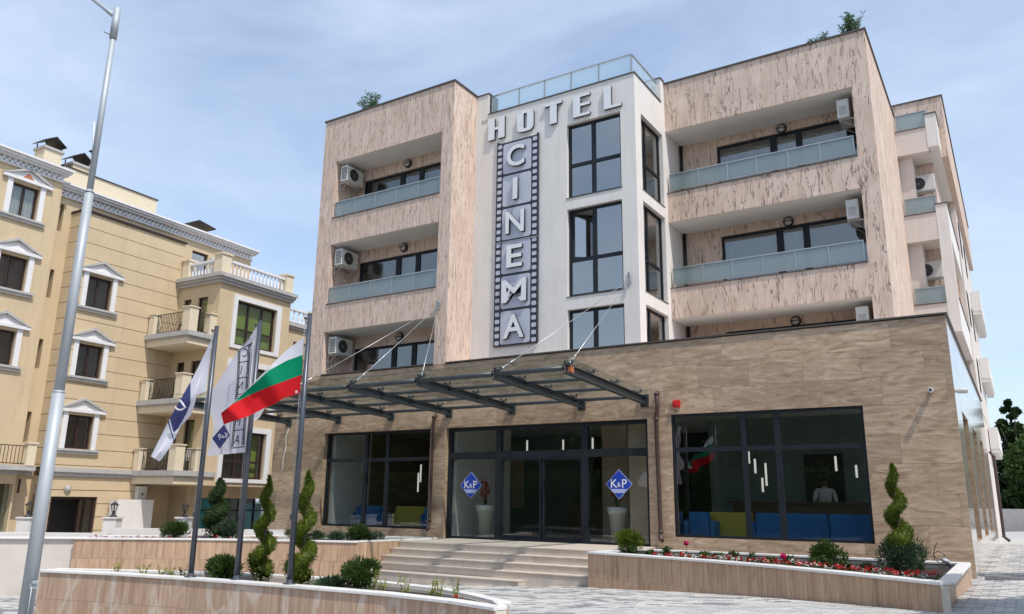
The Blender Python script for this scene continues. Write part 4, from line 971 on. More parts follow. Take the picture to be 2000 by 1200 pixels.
# flag 1, white with a navy diamond, hanging slack
px_, py_ = poles[0]
y1 = lambda s, v: py_-.03-.10*s+.07*math.sin(s*9+v*4)*(.25+s)+.05*math.sin(v*7+s*3)*s
top = [(462, 205), (400, 335), (330, 475), (250, 615), (175, 750), (110, 880), (50, 1000)]
bot = [(420, 565), (355, 590), (345, 645), (318, 725), (250, 800), (185, 930), (110, 1035)]
def m1(s, k_, v):
    if .36 < s < .68 and v < .62+.25*math.sin((s-.36)*9): return 1
    if .695 < s < .705: return 1
    return 0
f1 = flagthing('flag', 'slack white flag with a navy diamond on the left flagpole', (px_-.06, py_, 2.2), flagmesh([top, bot], [FW, FN], 60, [26], y1, m1))
q = MB(); b0 = Vector((px_-.06, py_, 2.2))
q.path([atp(*fl(*p), y1(.52, .3)-.06)-b0 for p in ((212, 665), (222, 682), (240, 690), (262, 686), (280, 672), (262, 646), (243, 622))], [.008, .014, .016, .016, .016, .016, .014], 6); q.build('emblem_stroke', FW, f1)
# flag 2, white with the film strip, seen from behind so that its print is mirrored
px_, py_ = poles[1]
y2 = lambda s, v: py_+.05+.10*math.sin(s*7.5+v*3.5)*(.25+.8*v)*.6+.12*v
Lf = [(766, 117), (720, 195), (640, 285), (570, 390), (500, 500), (440, 592), (440, 660), (474, 800), (452, 900), (425, 998)]
Rt = [(768, 115), (757, 260), (747, 400), (752, 520), (790, 600), (812, 680), (772, 752), (712, 770), (698, 870), (690, 972)]
f2 = flagthing('flag', 'white flag with a film strip print on the middle flagpole', (px_-.06, py_, 2.2), flagmesh([Lf, Rt], [FW], 40, [26], y2))
b0 = Vector((px_-.06, py_, 2.2)); yp = py_-.06
def fpt(x, y, dy=0): return atp(*fl(x, y), yp+dy)-b0
def stroke(mb, pts, w=3.0):
    for a, b in zip(pts, pts[1:]):
        A, B_ = fpt(*a), fpt(*b); d = (B_-A).normalized(); nn = Vector((-d.z, 0, d.x))*(w/3.428*.0075); A -= d*.004; B_ += d*.004
        mb.add([A-nn, B_-nn, B_+nn, A+nn, A-nn+Vector((0, .004, 0)), B_-nn+Vector((0, .004, 0)), B_+nn+Vector((0, .004, 0)), A+nn+Vector((0, .004, 0))], [(0, 1, 2, 3), (7, 6, 5, 4), (0, 4, 5, 1), (1, 5, 6, 2), (2, 6, 7, 3), (3, 7, 4, 0)])
q = MB()
def rail(pa, pb):
    n = 24
    for off in (0, 13):
        stroke(q, [(pa[0]+off, pa[1]), (pb[0]+off, pb[1])], 1.8)
    for i in range(int(math.hypot(pb[0]-pa[0], pb[1]-pa[1])/13)):
        f = i*13/math.hypot(pb[0]-pa[0], pb[1]-pa[1]); x, y = pa[0]+(pb[0]-pa[0])*f, pa[1]+(pb[1]-pa[1])*f; stroke(q, [(x, y), (x+13, y-1)], 4.6)
rail((634, 300), (628, 470)); rail((628, 470), (604, 760)); rail((604, 760), (588, 945)); rail((704, 255), (690, 470)); rail((690, 470), (676, 720)); rail((676, 720), (658, 938))
for a, b in (((640, 372), (700, 362)), ((636, 478), (694, 468)), ((620, 588), (690, 575)), ((604, 828), (672, 820)), ((588, 945), (672, 936)), ((640, 290), (720, 245)), ((700, 262), (728, 238)), ((728, 238), (720, 262)), ((668, 262), (712, 208))): stroke(q, [a, b], 3.2)
q.build('film_strip_print', FK, f2)
for ch, x, y, sz_ in (('C', 682, 310, .20), ('I', 655, 425, .20), ('N', 648, 528, .19), ('E', 640, 660, .18), ('M', 632, 768, .20), ('A', 628, 890, .20)):
    me = text_mesh(ch, sz_, .001, FK, .0, mirror=True); p = fpt(x, y); o_ = link('print_letter', me, f2, p); o_.rotation_euler = (0, R(7), R(8)); o_.scale = (.8, 1, 1)
q = MB(); pp = [fpt(460, 880), fpt(510, 950), fpt(578, 858), fpt(540, 786)]
q.add(pp+[p+Vector((0, .004, 0)) for p in pp], [(0, 1, 2, 3), (7, 6, 5, 4), (0, 4, 5, 1), (1, 5, 6, 2), (2, 6, 7, 3), (3, 7, 4, 0)]); q.build('diamond_print', FN, f2)
for ch, x, y, sz_ in (('K', 550, 862, .13), ('&', 530, 868, .07), ('P', 508, 872, .13)):
    me = text_mesh(ch, sz_, .001, FW, .0, mirror=True); o_ = link('print_letter', me, f2, fpt(x, y, -.006)); o_.rotation_euler = (0, R(10), R(8))
# flag 3, white green and red bands, blown to the left
px_, py_ = poles[2]
y3 = lambda s, v: py_-.02-.45*s+.075*math.sin(s*10+v*3.0)*(.2+s)+.03*math.sin(s*23+v*5)*s
c0 = [(1075, 202), (960, 288), (840, 405), (725, 520), (610, 628), (560, 672), (522, 708)]
c1 = [(1067, 320), (960, 358), (845, 420), (730, 522), (608, 635), (560, 676), (521, 710)]
c2 = [(1059, 455), (960, 492), (840, 535), (720, 585), (600, 645), (558, 680), (520, 713)]
c3 = [(1046, 580), (940, 608), (880, 650), (820, 672), (700, 732), (620, 758), (538, 786)]
f3 = flagthing('flag', 'white green and red striped national flag blowing left on the right flagpole', (px_-.06, py_, 2.6), flagmesh([c0, c1, c2, c3], [FW, FG, FR], 60, [7, 8, 10], y3))
q = MB(); p = atp(*fl(1025, 568), py_-.06)-Vector((px_-.06, py_, 2.6)); q.box(p.x-.022, p.y-.004, p.z-.022, p.x+.022, p.y, p.z+.022); q.build('corner_patch', FW, f3)
# ------------------------------------------------------------------ plants
def leaf(mb, p, size, nrm=None, asp=.45, mi=0):
    p = Vector(p)
    n = Vector((random.gauss(0, 1), random.gauss(0, 1), random.gauss(0, 1))).normalized() if nrm is None else (Vector(nrm)+Vector((random.gauss(0, .5), random.gauss(0, .5), random.gauss(0, .5)))).normalized()
    a = n.cross(Vector((random.gauss(0, 1), random.gauss(0, 1), random.gauss(0, 1)))).normalized(); b = n.cross(a)
    L_ = size*random.uniform(.7, 1.3); w = L_*asp
    mb.add([p-a*L_*.5, p+b*w*.5+n*w*.12, p+a*L_*.5, p-b*w*.5+n*w*.12], [(0, 1, 2, 3)], mi)
def blade(mb, p, d, L_, w, mi=0):
    d = Vector(d).normalized(); s = d.cross(Vector((random.gauss(0, 1), random.gauss(0, 1), random.gauss(0, 1)))).normalized()*w
    p = Vector(p); q = p+d*L_*.5; e = p+d*L_-Vector((0, 0, L_*.12))
    mb.add([p, q-s, e, q+s], [(0, 1, 2, 3)], mi)
def spiral_topiary(label, x, y, z, h, r0, turns, mat, ph=0.0, n=8500, loose=.0):
    t = thing('spiral_topiary', label, 'topiary', (x, y, z), 0, 'spiral clipped conifers in the planters')
    q = MB(); q.path([(0, 0, -.08), (.01, .005, h*.5), (0, 0, h*.9)], [.03, .022, .008], 7); q.build('stem', BARKT, t)
    def hel(f):
        a = ph+2*math.pi*turns*f; R0 = r0*.52*(1-.62*f)
        if f < .10: R0 *= f/.10
        R0 *= 1-.75*max(0, f-.60)/.40
        if f > .88: R0 *= (1-f)/.12
        tr = r0*(.60-.33*f)
        if f < .12: tr = r0*.80
        if f > .86: tr *= max(.12, (1-f)/.14)
        return Vector((R0*math.cos(a), R0*math.sin(a), r0*.62+(h-r0*.70)*f)), tr
    core = MB(); fs_ = [i/90 for i in range(91)]; core.path([hel(f)[0] for f in fs_], [hel(f)[1]*.80 for f in fs_], 10); core.build('inner_foliage', mat, t)
    q = MB()
    for _ in range(n):
        f = random.random()**1.15; c, tr = hel(f)
        d = Vector((random.gauss(0, 1), random.gauss(0, 1), random.gauss(0, 1))).normalized(); rr_ = tr*random.uniform(.80, 1.04+loose*.35)*(1+.06*math.sin(f*70))
        leaf(q, c+d*rr_, random.uniform(.022, .042)*(1+loose), d+Vector((0, 0, .5)), .42)
        if random.random() < .35: blade(q, c+d*rr_*.95, d+Vector((0, 0, .8)), random.uniform(.03, .055)*(1+loose), .007)
    q.build('foliage', mat, t); return t
TP1 = spiral_topiary('yellow green spiral topiary behind the middle flagpole', -3.40, -9.22, .46, 1.62, .21, 3.2, LF_LIME, 1.0)
TP2 = spiral_topiary('yellow green spiral topiary behind the right flagpole', -2.36, -9.38, .46, 1.68, .23, 3.2, LF_LIME, 2.2)
TP3 = spiral_topiary('dark loose spiral topiary against the teal shopfront', -10.3, -4.75, .70, 1.52, .34, 2.4, LF_DARK, .4, 7000, .6)
TP4 = spiral_topiary('tall spiral topiary at the right corner of the stone front', 5.02, -4.0, .98, 1.42, .215, 2.7, LF_LIME, 3.3)
def shrub(label, x, y, z, w, h, mat, n=2600, needle=True, group='low shrubs in the planters'):
    t = thing('shrub', label, 'shrub', (x, y, z), 0, group)
    q = MB(); 
    for _ in range(7): a = random.uniform(0, 6.28); q.tube((0, 0, -.05), (w*.3*math.cos(a), w*.3*math.sin(a), h*random.uniform(.5, .8)), .012, .004, 5)
    q.build('stem', BARKT, t)
    lobes = [(random.uniform(-.3, .3)*w, random.uniform(-.3, .3)*w, h*random.uniform(.25, .68), random.uniform(.22, .34)) for _ in range(11)]
    q = MB()
    for _ in range(n):
        lx, ly, lz, lr = random.choice(lobes); d = Vector((random.gauss(0, 1), random.gauss(0, 1), random.gauss(0, 1))).normalized()
        rr_ = random.uniform(.55, 1.08)
        p = Vector((lx+d.x*lr*w*rr_, ly+d.y*lr*w*rr_, max(.0, lz+d.z*lr*h*rr_)))
        if needle: blade(q, p, d+Vector((0, 0, .8)), random.uniform(.05, .10), .010)
        else: leaf(q, p, .055, d)
    q.build('foliage', mat, t); return t
shrub('dark rounded shrub between the left and middle flagpoles', -4.0, -9.42, .45, .46, .40, LF_MID)
shrub('dark rounded shrub on the island planter right of the flags', -1.45, -9.15, .45, .48, .46, LF_MID)
shrub('rounded shrub at the right end of the left planter near the steps', -6.95, -3.2, .70, .55, .50, LF_MID)
shrub('rounded shrub on the left end of the left planter by the white pillar', -10.9, -5.5, .70, .68, .48, LF_MID)
shrub('broad shrub beside the dark spiral topiary', -9.9, -4.6, .70, .55, .62, LF_BLUE, 2200)
shrub('rounded shrub at the left end of the long planter beside the door', -.22, -2.35, .70, .52, .50, LF_LIME)
shrub('rounded shrub below the big right window among red and white flowers', 3.65, -2.5, .70, .55, .44, LF_MID)
shrub('bluish shrub around the foot of the corner spiral topiary', 5.02, -4.0, .70, .62, .66, LF_BLUE, 3200)
shrub('low grey green plant next to the right flagpole topiary', -1.88, -9.3, .45, .38, .18, LF_BLUE, 900)
for i in range(5): shrub('low grey green filler plant along the stone plinth of the left planter', -9.1+.5*i, -3.1+.22*i*.6, .70, .5, .26, LF_BLUE, 700, group='filler plants below the left window')
def sprig(label, x, y, z, h, mat, grp):
    t = thing('euonymus', label, 'young plant', (x, y, z), 0, grp); q = MB(); s_ = MB()
    for _ in range(5):
        a = random.uniform(0, 6.28); tip = Vector((.08*math.cos(a), .08*math.sin(a), h*random.uniform(.7, 1))); s_.tube((0, 0, -.03), tip, .004, .002, 4)
        for k_ in range(16): p = tip*random.uniform(.25, 1.05); leaf(q, p+Vector((random.gauss(0, .02), random.gauss(0, .02), 0)), .034, None, .55)
    s_.build('stem', BARKT, t); q.build('foliage', mat, t); return t
for i, (u, y) in enumerate(((-5.55, -10.0), (-5.1, -9.85), (-4.75, -9.78), (-4.55, -9.75), (-4.42, -9.6))):
    sprig('small yellow variegated plant left of the flagpoles on the island planter', u-.35, y, .44, .22, LF_YEL, 'variegated seedlings left of the flagpoles')
sprig('pair of yellow seedlings beside the shrub right of the flags', -1.05, -9.3, .44, .34, LF_YEL, 'variegated seedlings right of the flags')
for x in (-.85, -.45, -.02, .12, .42): sprig('yellow variegated seedling on the right half of the island planter', x, -9.3-.06*abs(x), .44, random.uniform(.22, .36), LF_YEL, 'variegated seedlings right of the flags')
def begonia(pet, n):
    q = MB(); f = MB()
    for _ in range(22): a = random.uniform(0, 6.28); r_ = random.uniform(.01, .08); leaf(q, (r_*math.cos(a), r_*math.sin(a), random.uniform(0, .07)), .045, (0, 0, 1), .7)
    for _ in range(n):
        a = random.uniform(0, 6.28); r_ = random.uniform(0, .075); c = Vector((r_*math.cos(a), r_*math.sin(a), random.uniform(.06, .12)))
        for k_ in range(4): leaf(f, c+Vector((random.gauss(0, .008), random.gauss(0, .008), random.gauss(0, .006))), .028, (0, 0, 1), .8)
    return q.mesh('leaves', LF_MID), f.mesh('petals', pet)
BG = {c: [begonia(m_, 9) for _ in range(2)] for c, m_ in (('red', PET_R), ('white', PET_W), ('magenta', PET_V))}
def bed(c, x, y, z, label, grp):
    a, b = random.choice(BG[c]); t = thing('begonia', label, 'flower', (x, y, z), random.uniform(0, 6), grp); t.scale = (random.uniform(.85, 1.2),)*3
    link('leaves', a, t); link('petals', b, t)
def along(P, s): return Vector((*interp(P, s), 0))
for i in range(78):
    s = .22+.745*i/77+random.uniform(-.006, .006); f = along(RP_F, s); b_ = along(RP_B, s); p = f.lerp(b_, random.uniform(.12, .34))
    c = ('white' if i % 3 == 0 else 'red') if s > .55 else ('white' if i % 2 else 'red')
    bed(c, p.x, p.y, .71, f'{c} flowering begonia in the '+('left', 'middle', 'right')[min(2, i*3//78)]+' third of the long planter front row', f'{c} begonias of the long planter')
for i in range(30):
    s = .03+.72*i/29; f = along(LP_F, s); b_ = along(LP_B, s); p = f.lerp(b_, random.uniform(.16, .3))
    c = ('magenta', 'red', 'magenta')[i % 3] if s < .45 else ('red', 'white', 'white')[i % 3]
    bed(c, p.x, p.y, .71, f'{c} flowering begonia along the rim of the left planter, '+('left of the flagpoles' if i < 10 else 'between the flagpoles' if i < 20 else 'right of the flagpoles'), f'{c} begonias of the left planter')
for x, y in ((.55, -9.5),): bed('red', x, y, .45, 'single red begonia near the right tip of the island planter', 'red begonia of the island planter')
for i in range(16):
    s = .1+.8*i/15; f = along(RP_F, s); b_ = along(RP_B, s); p = f.lerp(b_, random.uniform(.35, .6))
    shrub('wispy low green plant behind the flowers in the '+('left', 'middle', 'right')[i*3//16]+' third of the long planter', p.x, p.y, .70, .22, random.uniform(.14, .26), LF_MID, 260, False, 'wispy plants behind the flowers')
def rose(label, x, y, z, h):
    t = thing('rose', label, 'flower', (x, y, z)); q = MB(); q.path([(0, 0, 0), (.01, 0, h)], [.004, .003], 5); q.build('stem', BARKT, t); q = MB(); f = MB()
    for _ in range(12): leaf(q, (random.gauss(0, .03), random.gauss(0, .03), random.uniform(0, h*.8)), .04, None, .6)
    for _ in range(60): d = Vector((random.gauss(0, 1), random.gauss(0, 1), random.gauss(0, 1))).normalized(); leaf(f, Vector((.01, 0, h+.03))+d*.04, .045, d, .9)
    q.build('leaves', LF_MID, t); f.build('petals', PET_P, t)
rose('single pink rose standing above the left part of the long planter', .78, -1.9, .72, .20); rose('pink rose among the begonias in the middle of the long planter', 3.2, -3.9, .72, .15)
t = thing('garden_spotlight', 'small metal spotlight with a looped cable in the corner of the long planter', 'spotlight', (5.50, -1.75, .71))
q = MB(); q.tube((.02, 0, -.05), (.0, 0, .10), .012, n=6); q.build('spike', BLACKP, t); q = MB(); q.lathe([(.035, 0), (.045, .03), (.04, .12)], (0, 0, 0), 12, axis='x'); o = q.build('lamp_head', GALV, t); o.location = (-.1, 0, .13); o.rotation_euler = (0, R(25), 0)
q = MB(); q.path([(.0, 0, .12), (-.12, 0, .06), (-.22, .0, .12), (-.23, 0, .22), (-.15, 0, .27), (-.06, 0, .22), (-.07, 0, .13), (-.17, 0, .12), (-.23, .0, .2), (-.2, .0, .32), (-.15, 0, .42)], .008, 6); q.build('cable_loop', BLACKP, t)
def oleander(label, x, y, z, w, h, n):
    t = thing('oleander', label, 'roof plant', (x, y, z), 0, 'oleanders on the roof edges'); q = MB(); s_ = MB()
    for _ in range(n):
        a = random.uniform(0, 6.28); rr_ = random.random()**.6; tip = Vector((w*.5*rr_*math.cos(a), w*.35*rr_*math.sin(a), h*random.uniform(.6, 1)*(1-.25*rr_)))
        s_.path([(tip.x*.2, tip.y*.2, -.2), tip*.55, tip], [.012, .009, .004], 5)
        for k_ in range(34):
            f = random.uniform(.45, 1.02); p = tip*f; d = Vector((random.gauss(0, 1), random.gauss(0, 1), random.uniform(.1, 1.2))); blade(q, p, d, random.uniform(.12, .22), .014)
    s_.build('stem', BARKT, t); q.build('foliage', LF_OLE, t)
oleander('oleander bush above the left stone wing of the roof', -11.25, .75, 14.72, .9, 1.2, 15); oleander('tall oleander near the right corner of the roof', 4.02, 4.3, 14.72, .8, 1.12, 15); oleander('short oleander left of the tall one on the right roof', 3.25, 4.2, 14.62, .85, .6, 8)

# ------------------------------------------------------------------ things inside the lobby
def sofa(label, x, y, w, d, mat, rz=0):
    t = thing('sofa', label, 'sofa', (x, y, .735), R(rz), 'sofas in the lobby')
    for nm, b in (('seat', (-w/2, -d/2, .12, w/2, d/2-.2, .44)), ('backrest', (-w/2, d/2-.2, .12, w/2, d/2, .82)), ('armrest', (-w/2-.14, -d/2, .1, -w/2-.005, d/2, .62)), ('armrest', (w/2+.005, -d/2, .1, w/2+.14, d/2, .62))):
        q = MB(); q.box(*b); bevel(q.build(nm, mat, t), .06, 3)
    q = MB()
    for a in (-w/2+.1, w/2-.1):
        for b in (-d/2+.1, d/2-.1): q.tube((a, b, 0), (a, b, .125), .02, n=6)
    q.build('feet', BLACKP, t)
sofa('blue sofa behind the left part of the left window', -10.7, 1.6, 1.0, .8, SOFB, 180); sofa('long yellow sofa in the middle of the left window', -9.0, 1.9, 1.7, .8, SOFY, 180); sofa('blue sofa at the right edge of the left window', -7.85, 1.3, .8, .8, SOFB, 180)
sofa('yellow sofa behind the left part of the right window', .75, 1.5, 1.1, .8, SOFY, 180); sofa('long blue sofa in the middle of the right window', 2.2, 1.4, 1.6, .8, SOFB, 180); sofa('blue armchair left edge of the right window', .15, 1.0, .5, .6, SOFB, 180); sofa('blue sofa in the right part of the right window', 3.6, 1.3, 1.1, .8, SOFB, 180)
sofa('blue armchair beside the brick pier right of the entrance', -.95, 2.2, .5, .7, SOFB, 180)
def pot(label, x, y):
    t = thing('flower_pot', label, 'plant pot', (x, y, .735), 0, 'tall white pots with red flowers inside the entrance')
    q = MB(); q.lathe([(.15, 0), (.22, .72), (.255, .73), (.265, .9), (.235, .9), (.22, .8)], (0, 0, 0), 18); q.build('pot', POTW, t); q = MB(); f = MB()
    for _ in range(7):
        a = random.uniform(0, 6.28); tip = Vector((.12*math.cos(a), .12*math.sin(a), random.uniform(1.15, 1.5))); q.path([(0, 0, .8), tip], [.01, .006], 5)
        for k_ in range(24): f.add([], []); leaf(f, tip+Vector((random.gauss(0, .02), random.gauss(0, .02), random.uniform(-.12, .1))), .07, None, .5)
    q.build('stems', LF_MID, t); f.build('flowers', PET_R, t)
pot('tall white pot with red flowers behind the glass left of the doors', -5.95, .75); pot('tall white pot with red flowers behind the glass right of the doors', -1.95, .75)
for i, (x, y, z0, z1) in enumerate(((.95, 2.4, 2.75, 3.05), (1.15, 2.2, 2.5, 2.85), (1.38, 2.3, 2.2, 2.75), (1.2, 2.6, 2.05, 2.4), (.7, 2.9, 2.3, 2.6), (1.65, 2.7, 2.35, 2.65), (3.0, 2.5, 2.55, 2.9), (3.75, 2.4, 2.6, 2.95), (3.95, 2.2, 2.3, 2.75), (3.4, 2.8, 2.4, 2.7), (-9.7, 2.4, 2.0, 2.6), (-9.45, 2.2, 2.3, 2.85), (-8.3, 2.4, 2.3, 2.8), (-8.05, 2.2, 2.5, 3.0), (-5.5, 2.2, 3.2, 3.5), (-4.4, 2.4, 3.2, 3.5), (-3.3, 2.1, 3.2, 3.5), (-2.0, 2.3, 3.2, 3.5))):
    t = thing('pendant_lamp', 'white tube pendant lamp hanging behind the '+('left window' if x < -7 else 'glass above the entrance doors' if x < -1 else 'left half of the right window' if x < 2.2 else 'right half of the right window'), 'pendant lamp', (x, y, z0), 0, 'tube pendant lamps hanging in the lobby')
    q = MB(); q.tube((0, 0, 0), (0, 0, z1-z0), .026, n=10); q.build('lamp_tube', LAMPT, t); q = MB(); q.tube((0, 0, z1-z0), (0, 0, 4.15-z0), .004, n=4); q.build('cord', BLACKP, t)
q = MB(); q.box(-.12, 0, 0, .12, .01, .32); o = q.build('notice', SIGNW, None, (-2.35+.9-1.55, 3.18, 1.9)); tag(o, 'white notice sheet on the brick pier seen through the doors', 'notice')
def person(label, loc, rz):
    t = thing('person', label, 'person', loc, rz)
    J = {'pel': (0, 0, .95), 'chest': (0, .0, 1.28), 'neck': (0, -.02, 1.47), 'head': (0, -.035, 1.60), 'top': (0, -.02, 1.74)}
    vs = list(J.values()); rad = [.15, .17, .06, .095, .075]; ed = [(0, 1), (1, 2), (2, 3), (3, 4)]
    for s in (-1, 1):
        k0 = len(vs); vs += [(s*.20, 0, 1.40), (s*.27, -.06, 1.12), (s*.18, -.27, 1.08), (s*.14, -.36, 1.09)]; rad += [.07, .052, .042, .036]
        ed += [(1, k0), (k0, k0+1), (k0+1, k0+2), (k0+2, k0+3)]
        k0 = len(vs); vs += [(s*.10, 0, .86), (s*.11, -.02, .48), (s*.11, .03, .08), (s*.11, -.12, .04)]; rad += [.10, .07, .05, .045]
        ed += [(0, k0), (k0, k0+1), (k0+1, k0+2), (k0+2, k0+3)]
    me = bpy.data.meshes.new('body'); me.from_pydata(vs, ed, []); o = link('body', me, t); sk = o.modifiers.new('skin', 'SKIN'); su = o.modifiers.new('sub', 'SUBSURF'); su.levels = su.render_levels = 2
    for i, r_ in enumerate(rad): me.skin_vertices[0].data[i].radius = (r_*(1.15 if i in (0, 1) else 1), r_*(.75 if i in (0, 1) else 1))
    me.skin_vertices[0].data[0].use_root = True
    dg = bpy.context.evaluated_depsgraph_get(); m2 = bpy.data.meshes.new_from_object(o.evaluated_get(dg)); o.modifiers.clear(); o.data = m2
    m2.materials.clear()
    for m_ in (SHIRT, SKIN, TROU): m2.materials.append(m_)
    for p in m2.polygons:
        c = p.center; p.material_index = 1 if c.z > 1.47 or (c.y < -.2 and c.z > .95) else (2 if c.z < .93 else 0); p.use_smooth = True
    q = MB(); q.lathe([(.0, .145), (.06, .13), (.098, .08), (.104, .02), (.085, -.03)], (0, -.012, 1.64), 14); q.build('hair', HAIR, t)
    q = MB(); q.obox((0, -.135, 1.60), (.014, 0, 0), (0, .02, 0), (0, .004, .028)); q.build('nose', SKIN, t)
    q = MB()
    for s in (-1, 1): q.lathe([(.012, -.008), (.012, .004)], (s*.035, -.122, 1.632), 8, axis='y')
    q.build('eyes', HAIR, t)
    q = MB(); 
    for s in (-1, 1):
        for k_ in range(4): q.path([(s*(.11+.02*k_), -.385, 1.09), (s*(.108+.02*k_), -.43, 1.085), (s*(.11+.02*k_), -.455, 1.07)], [.010, .009, .007], 6)
        q.path([(s*.10, -.36, 1.09), (s*.075, -.40, 1.085)], [.011, .008], 6)
    q.build('fingers', SKIN, t)
person('person in a white shirt standing behind the bar counter inside the right window', (2.35, 4.25, .735), R(12))

# ------------------------------------------------------------------ cream building on the left
CO = Vector((-24.787, 0, 0)); PH = .043
CB = thing('cream_building', 'cream rendered apartment building with white pediment windows on the left', 'apartment building', CO, PH)
def cwall(n0, n1, t0, t1, z0, z1, holes, mb, dn=.3):
    for a, b, c, d in rects_minus(t0, t1, z0, z1, holes): mb.box(n1-dn, a, c, n1, b, d)
W1 = [(-4.55, -3.52, z-1.28, z) for z in (13.27, 10.45, 7.64)]
W2 = [(-1.40, -.35, z-1.277, z) for z in (10.32, 7.55, 4.77)]
SL = [(-2.46, -2.30, z-1.15, z) for z in (13.15, 10.40, 7.6, 4.8)]
DOOR = (-1.6, .25, -.3, 1.70)
m = MB()
cwall(0, .35, -12, -2.69, 2.75, 13.88, W1, m); cwall(0, .35, -12, -2.69, -1, 2.45, [(-6.5, -2.75, -.4, 2.12)], m)
cwall(0, 0, -2.69, 7.4, -1, 13.5, SL+[(3.9, 4.8, 11.5, 13.02), (5.2, 5.9, 11.0, 13.0)], m)
m.box(-9, -12, -1, -.9, 7.4, 13.9); m.box(-.9, 7.1, 8, -.3, 7.4, 13.5)
m.build('wall', CREAM, CB)
# grooved projecting bay: courses are real bands with joints between
m = MB(); cwall(0, .82, -1.93, 2.82, 2.77, 12.85, W2, m); cwall(0, .82, -1.93, 2.2, -1, 2.45, [DOOR], m)
m.box(0, -1.93, 2.77, .52, -1.66, 12.85); m.box(0, -1.93, -1, .52, -1.66, 2.45); m.box(.0, 2.55, 2.77, .52, 2.82, 12.85); m.box(0, 1.9, -1, .52, 2.2, 2.45)
bay = m.build('bay_core', GROOVE, CB)
zc = 12.85; hs_ = .625
while zc > 2.8:
    z0 = max(zc-hs_+.025, 2.772); q = MB()
    for a, b, c, d in rects_minus(-1.955, 2.85, z0, zc, W2): q.box(.815, a, c, .85, b, d)
    q.box(0.002, -1.96, z0, .815, -1.93, zc); q.each('render_course', CREAM, bay); zc -= hs_
zc = 2.43
while zc > -.6:
    z0 = zc-.47; q = MB()
    for a, b, c, d in rects_minus(-1.955, 2.22, z0, zc, [DOOR]): q.box(.815, a, c, .85, b, d)
    q.each('render_course', CREAM, bay); zc -= .50
q = MB(); q.box(0, -2.0, 12.86, .93, 2.9, 12.94); q.build('bay_roof', BROWNF, CB)
# cornice
def cornice(n, t0, t1, zt_):
    o = part('cornice', CB)
    q = MB()
    for z0, z1, d in ((zt_-.08, zt_, .40), (zt_-.17, zt_-.082, .32), (zt_-.25, zt_-.172, .22), (zt_-.52, zt_-.46, .09)): q.box(n-.2, t0-d*.5, z0, n+d, t1+d*.5, z1)
    q.box(n-.2, t0, zt_-.46, n+.03, t1, zt_-.25); q.build('moulding', TRIMW, o)
    q = MB(); k_ = 0; t_ = t0
    while t_ < t1-.1:
        q.box(n+.032, t_, zt_-.455, n+.12, t_+.11, zt_-.36); q.box(n+.032, t_+.10, zt_-.355, n+.10, t_+.20, zt_-.255); t_ += .20
    d = q.build('dentils', TRIMW, o); d['kind'] = 'stuff'
cornice(.35, -12, -2.72, 14.36); cornice(0.0, -2.66, 7.4, 13.96)
q = MB(); q.box(-2.2, -2.3, 13.8, -.5, 2.1, 14.95); q.build('roof_parapet', CREAML, CB)
q = MB(); q.box(-2.25, -2.35, 14.95, -.45, 2.15, 14.99); q.each('parapet_coping', BROWNP, CB)
for n_, t_, zb_, zt_ in ((-.9, -2.78, 13.8, 15.52), (-.9, -1.56, 13.8, 15.30)):
    ch = part('chimney', CB, (n_, t_, 0)); q = MB(); q.box(-.36, -.36, zb_, .36, .36, zt_-.1); q.build('chimney_shaft', CREAML, ch)
    q = MB(); q.box(-.42, -.42, zt_-.1, .42, .42, zt_); q.build('chimney_cap', TRIMG, ch)
    q = MB()
    for a in (-.33, .33):
        for b in (-.32, .32): q.tube((a, b, zt_), (a, b, zt_+.24), .025, n=5)
    q.yprism([(-.48, zt_+.2), (0, zt_+.52), (.48, zt_+.2), (.44, zt_+.2), (0, zt_+.46), (-.44, zt_+.2)], -.44, .44); q.build('chimney_hood', IRON, ch)
q = MB(); q.yprism([(3.6, 14.3), (4.4, 14.75), (5.4, 14.6), (5.4, 14.55), (4.4, 14.68), (3.7, 14.3)], -1.6, -.4); q.build('roof_hood', IRON, CB)
# pediment windows
def pedwin(n, w, z, blind=0):
    a, b, z0, z1 = w; h = part('pediment_window', CB)
    window(h, 'x', n-.14, a, b, z0, z1, vs=[((a+b)/2, .09)], fw=.075, fd=.07, glass=GLASSD, mat=BROWNF, name='sash')
    q = MB()
    for t0 in (a-.20, b+.005): q.box(n, t0, z0-.02, n+.05, t0+.195, z1+.10)
    q.each('side_trim', TRIMW, h)
    q = MB(); q.box(n, a-.34, z0-.10, n+.14, b+.34, z0-.02); q.box(n, a-.30, z0-.20, n+.09, b+.30, z0-.102); q.build('sill', TRIMG, h)
    c = (a+b)/2; hw = (b-a)/2+.42; q = MB()
    q.box(n, c-hw, z1+.10, n+.13, c+hw, z1+.22)
    q.yprism([(c-hw+.1, z1+.222), (c+hw-.1, z1+.222), (c, z1+.56)], n, n+.05)
    q.build('pediment', TRIMW, h)
    q = MB()
    for s in (-1, 1): q.yprism([(c+s*(hw+.02), z1+.222), (c+s*(hw-.12), z1+.222), (c, z1+.58), (c, z1+.70)], n, n+.15)
    q.each('raking_cornice', TRIMG, h)
    q = MB(); q.box(n-.32, a, z0, n-.30, b, z1); q.build('room_dark', DARKI, h)  # flat dark sheet stands in for the unlit room
    if blind: curtain(h, 0, 0, 0, 0, 0) if 0 else None
    return h
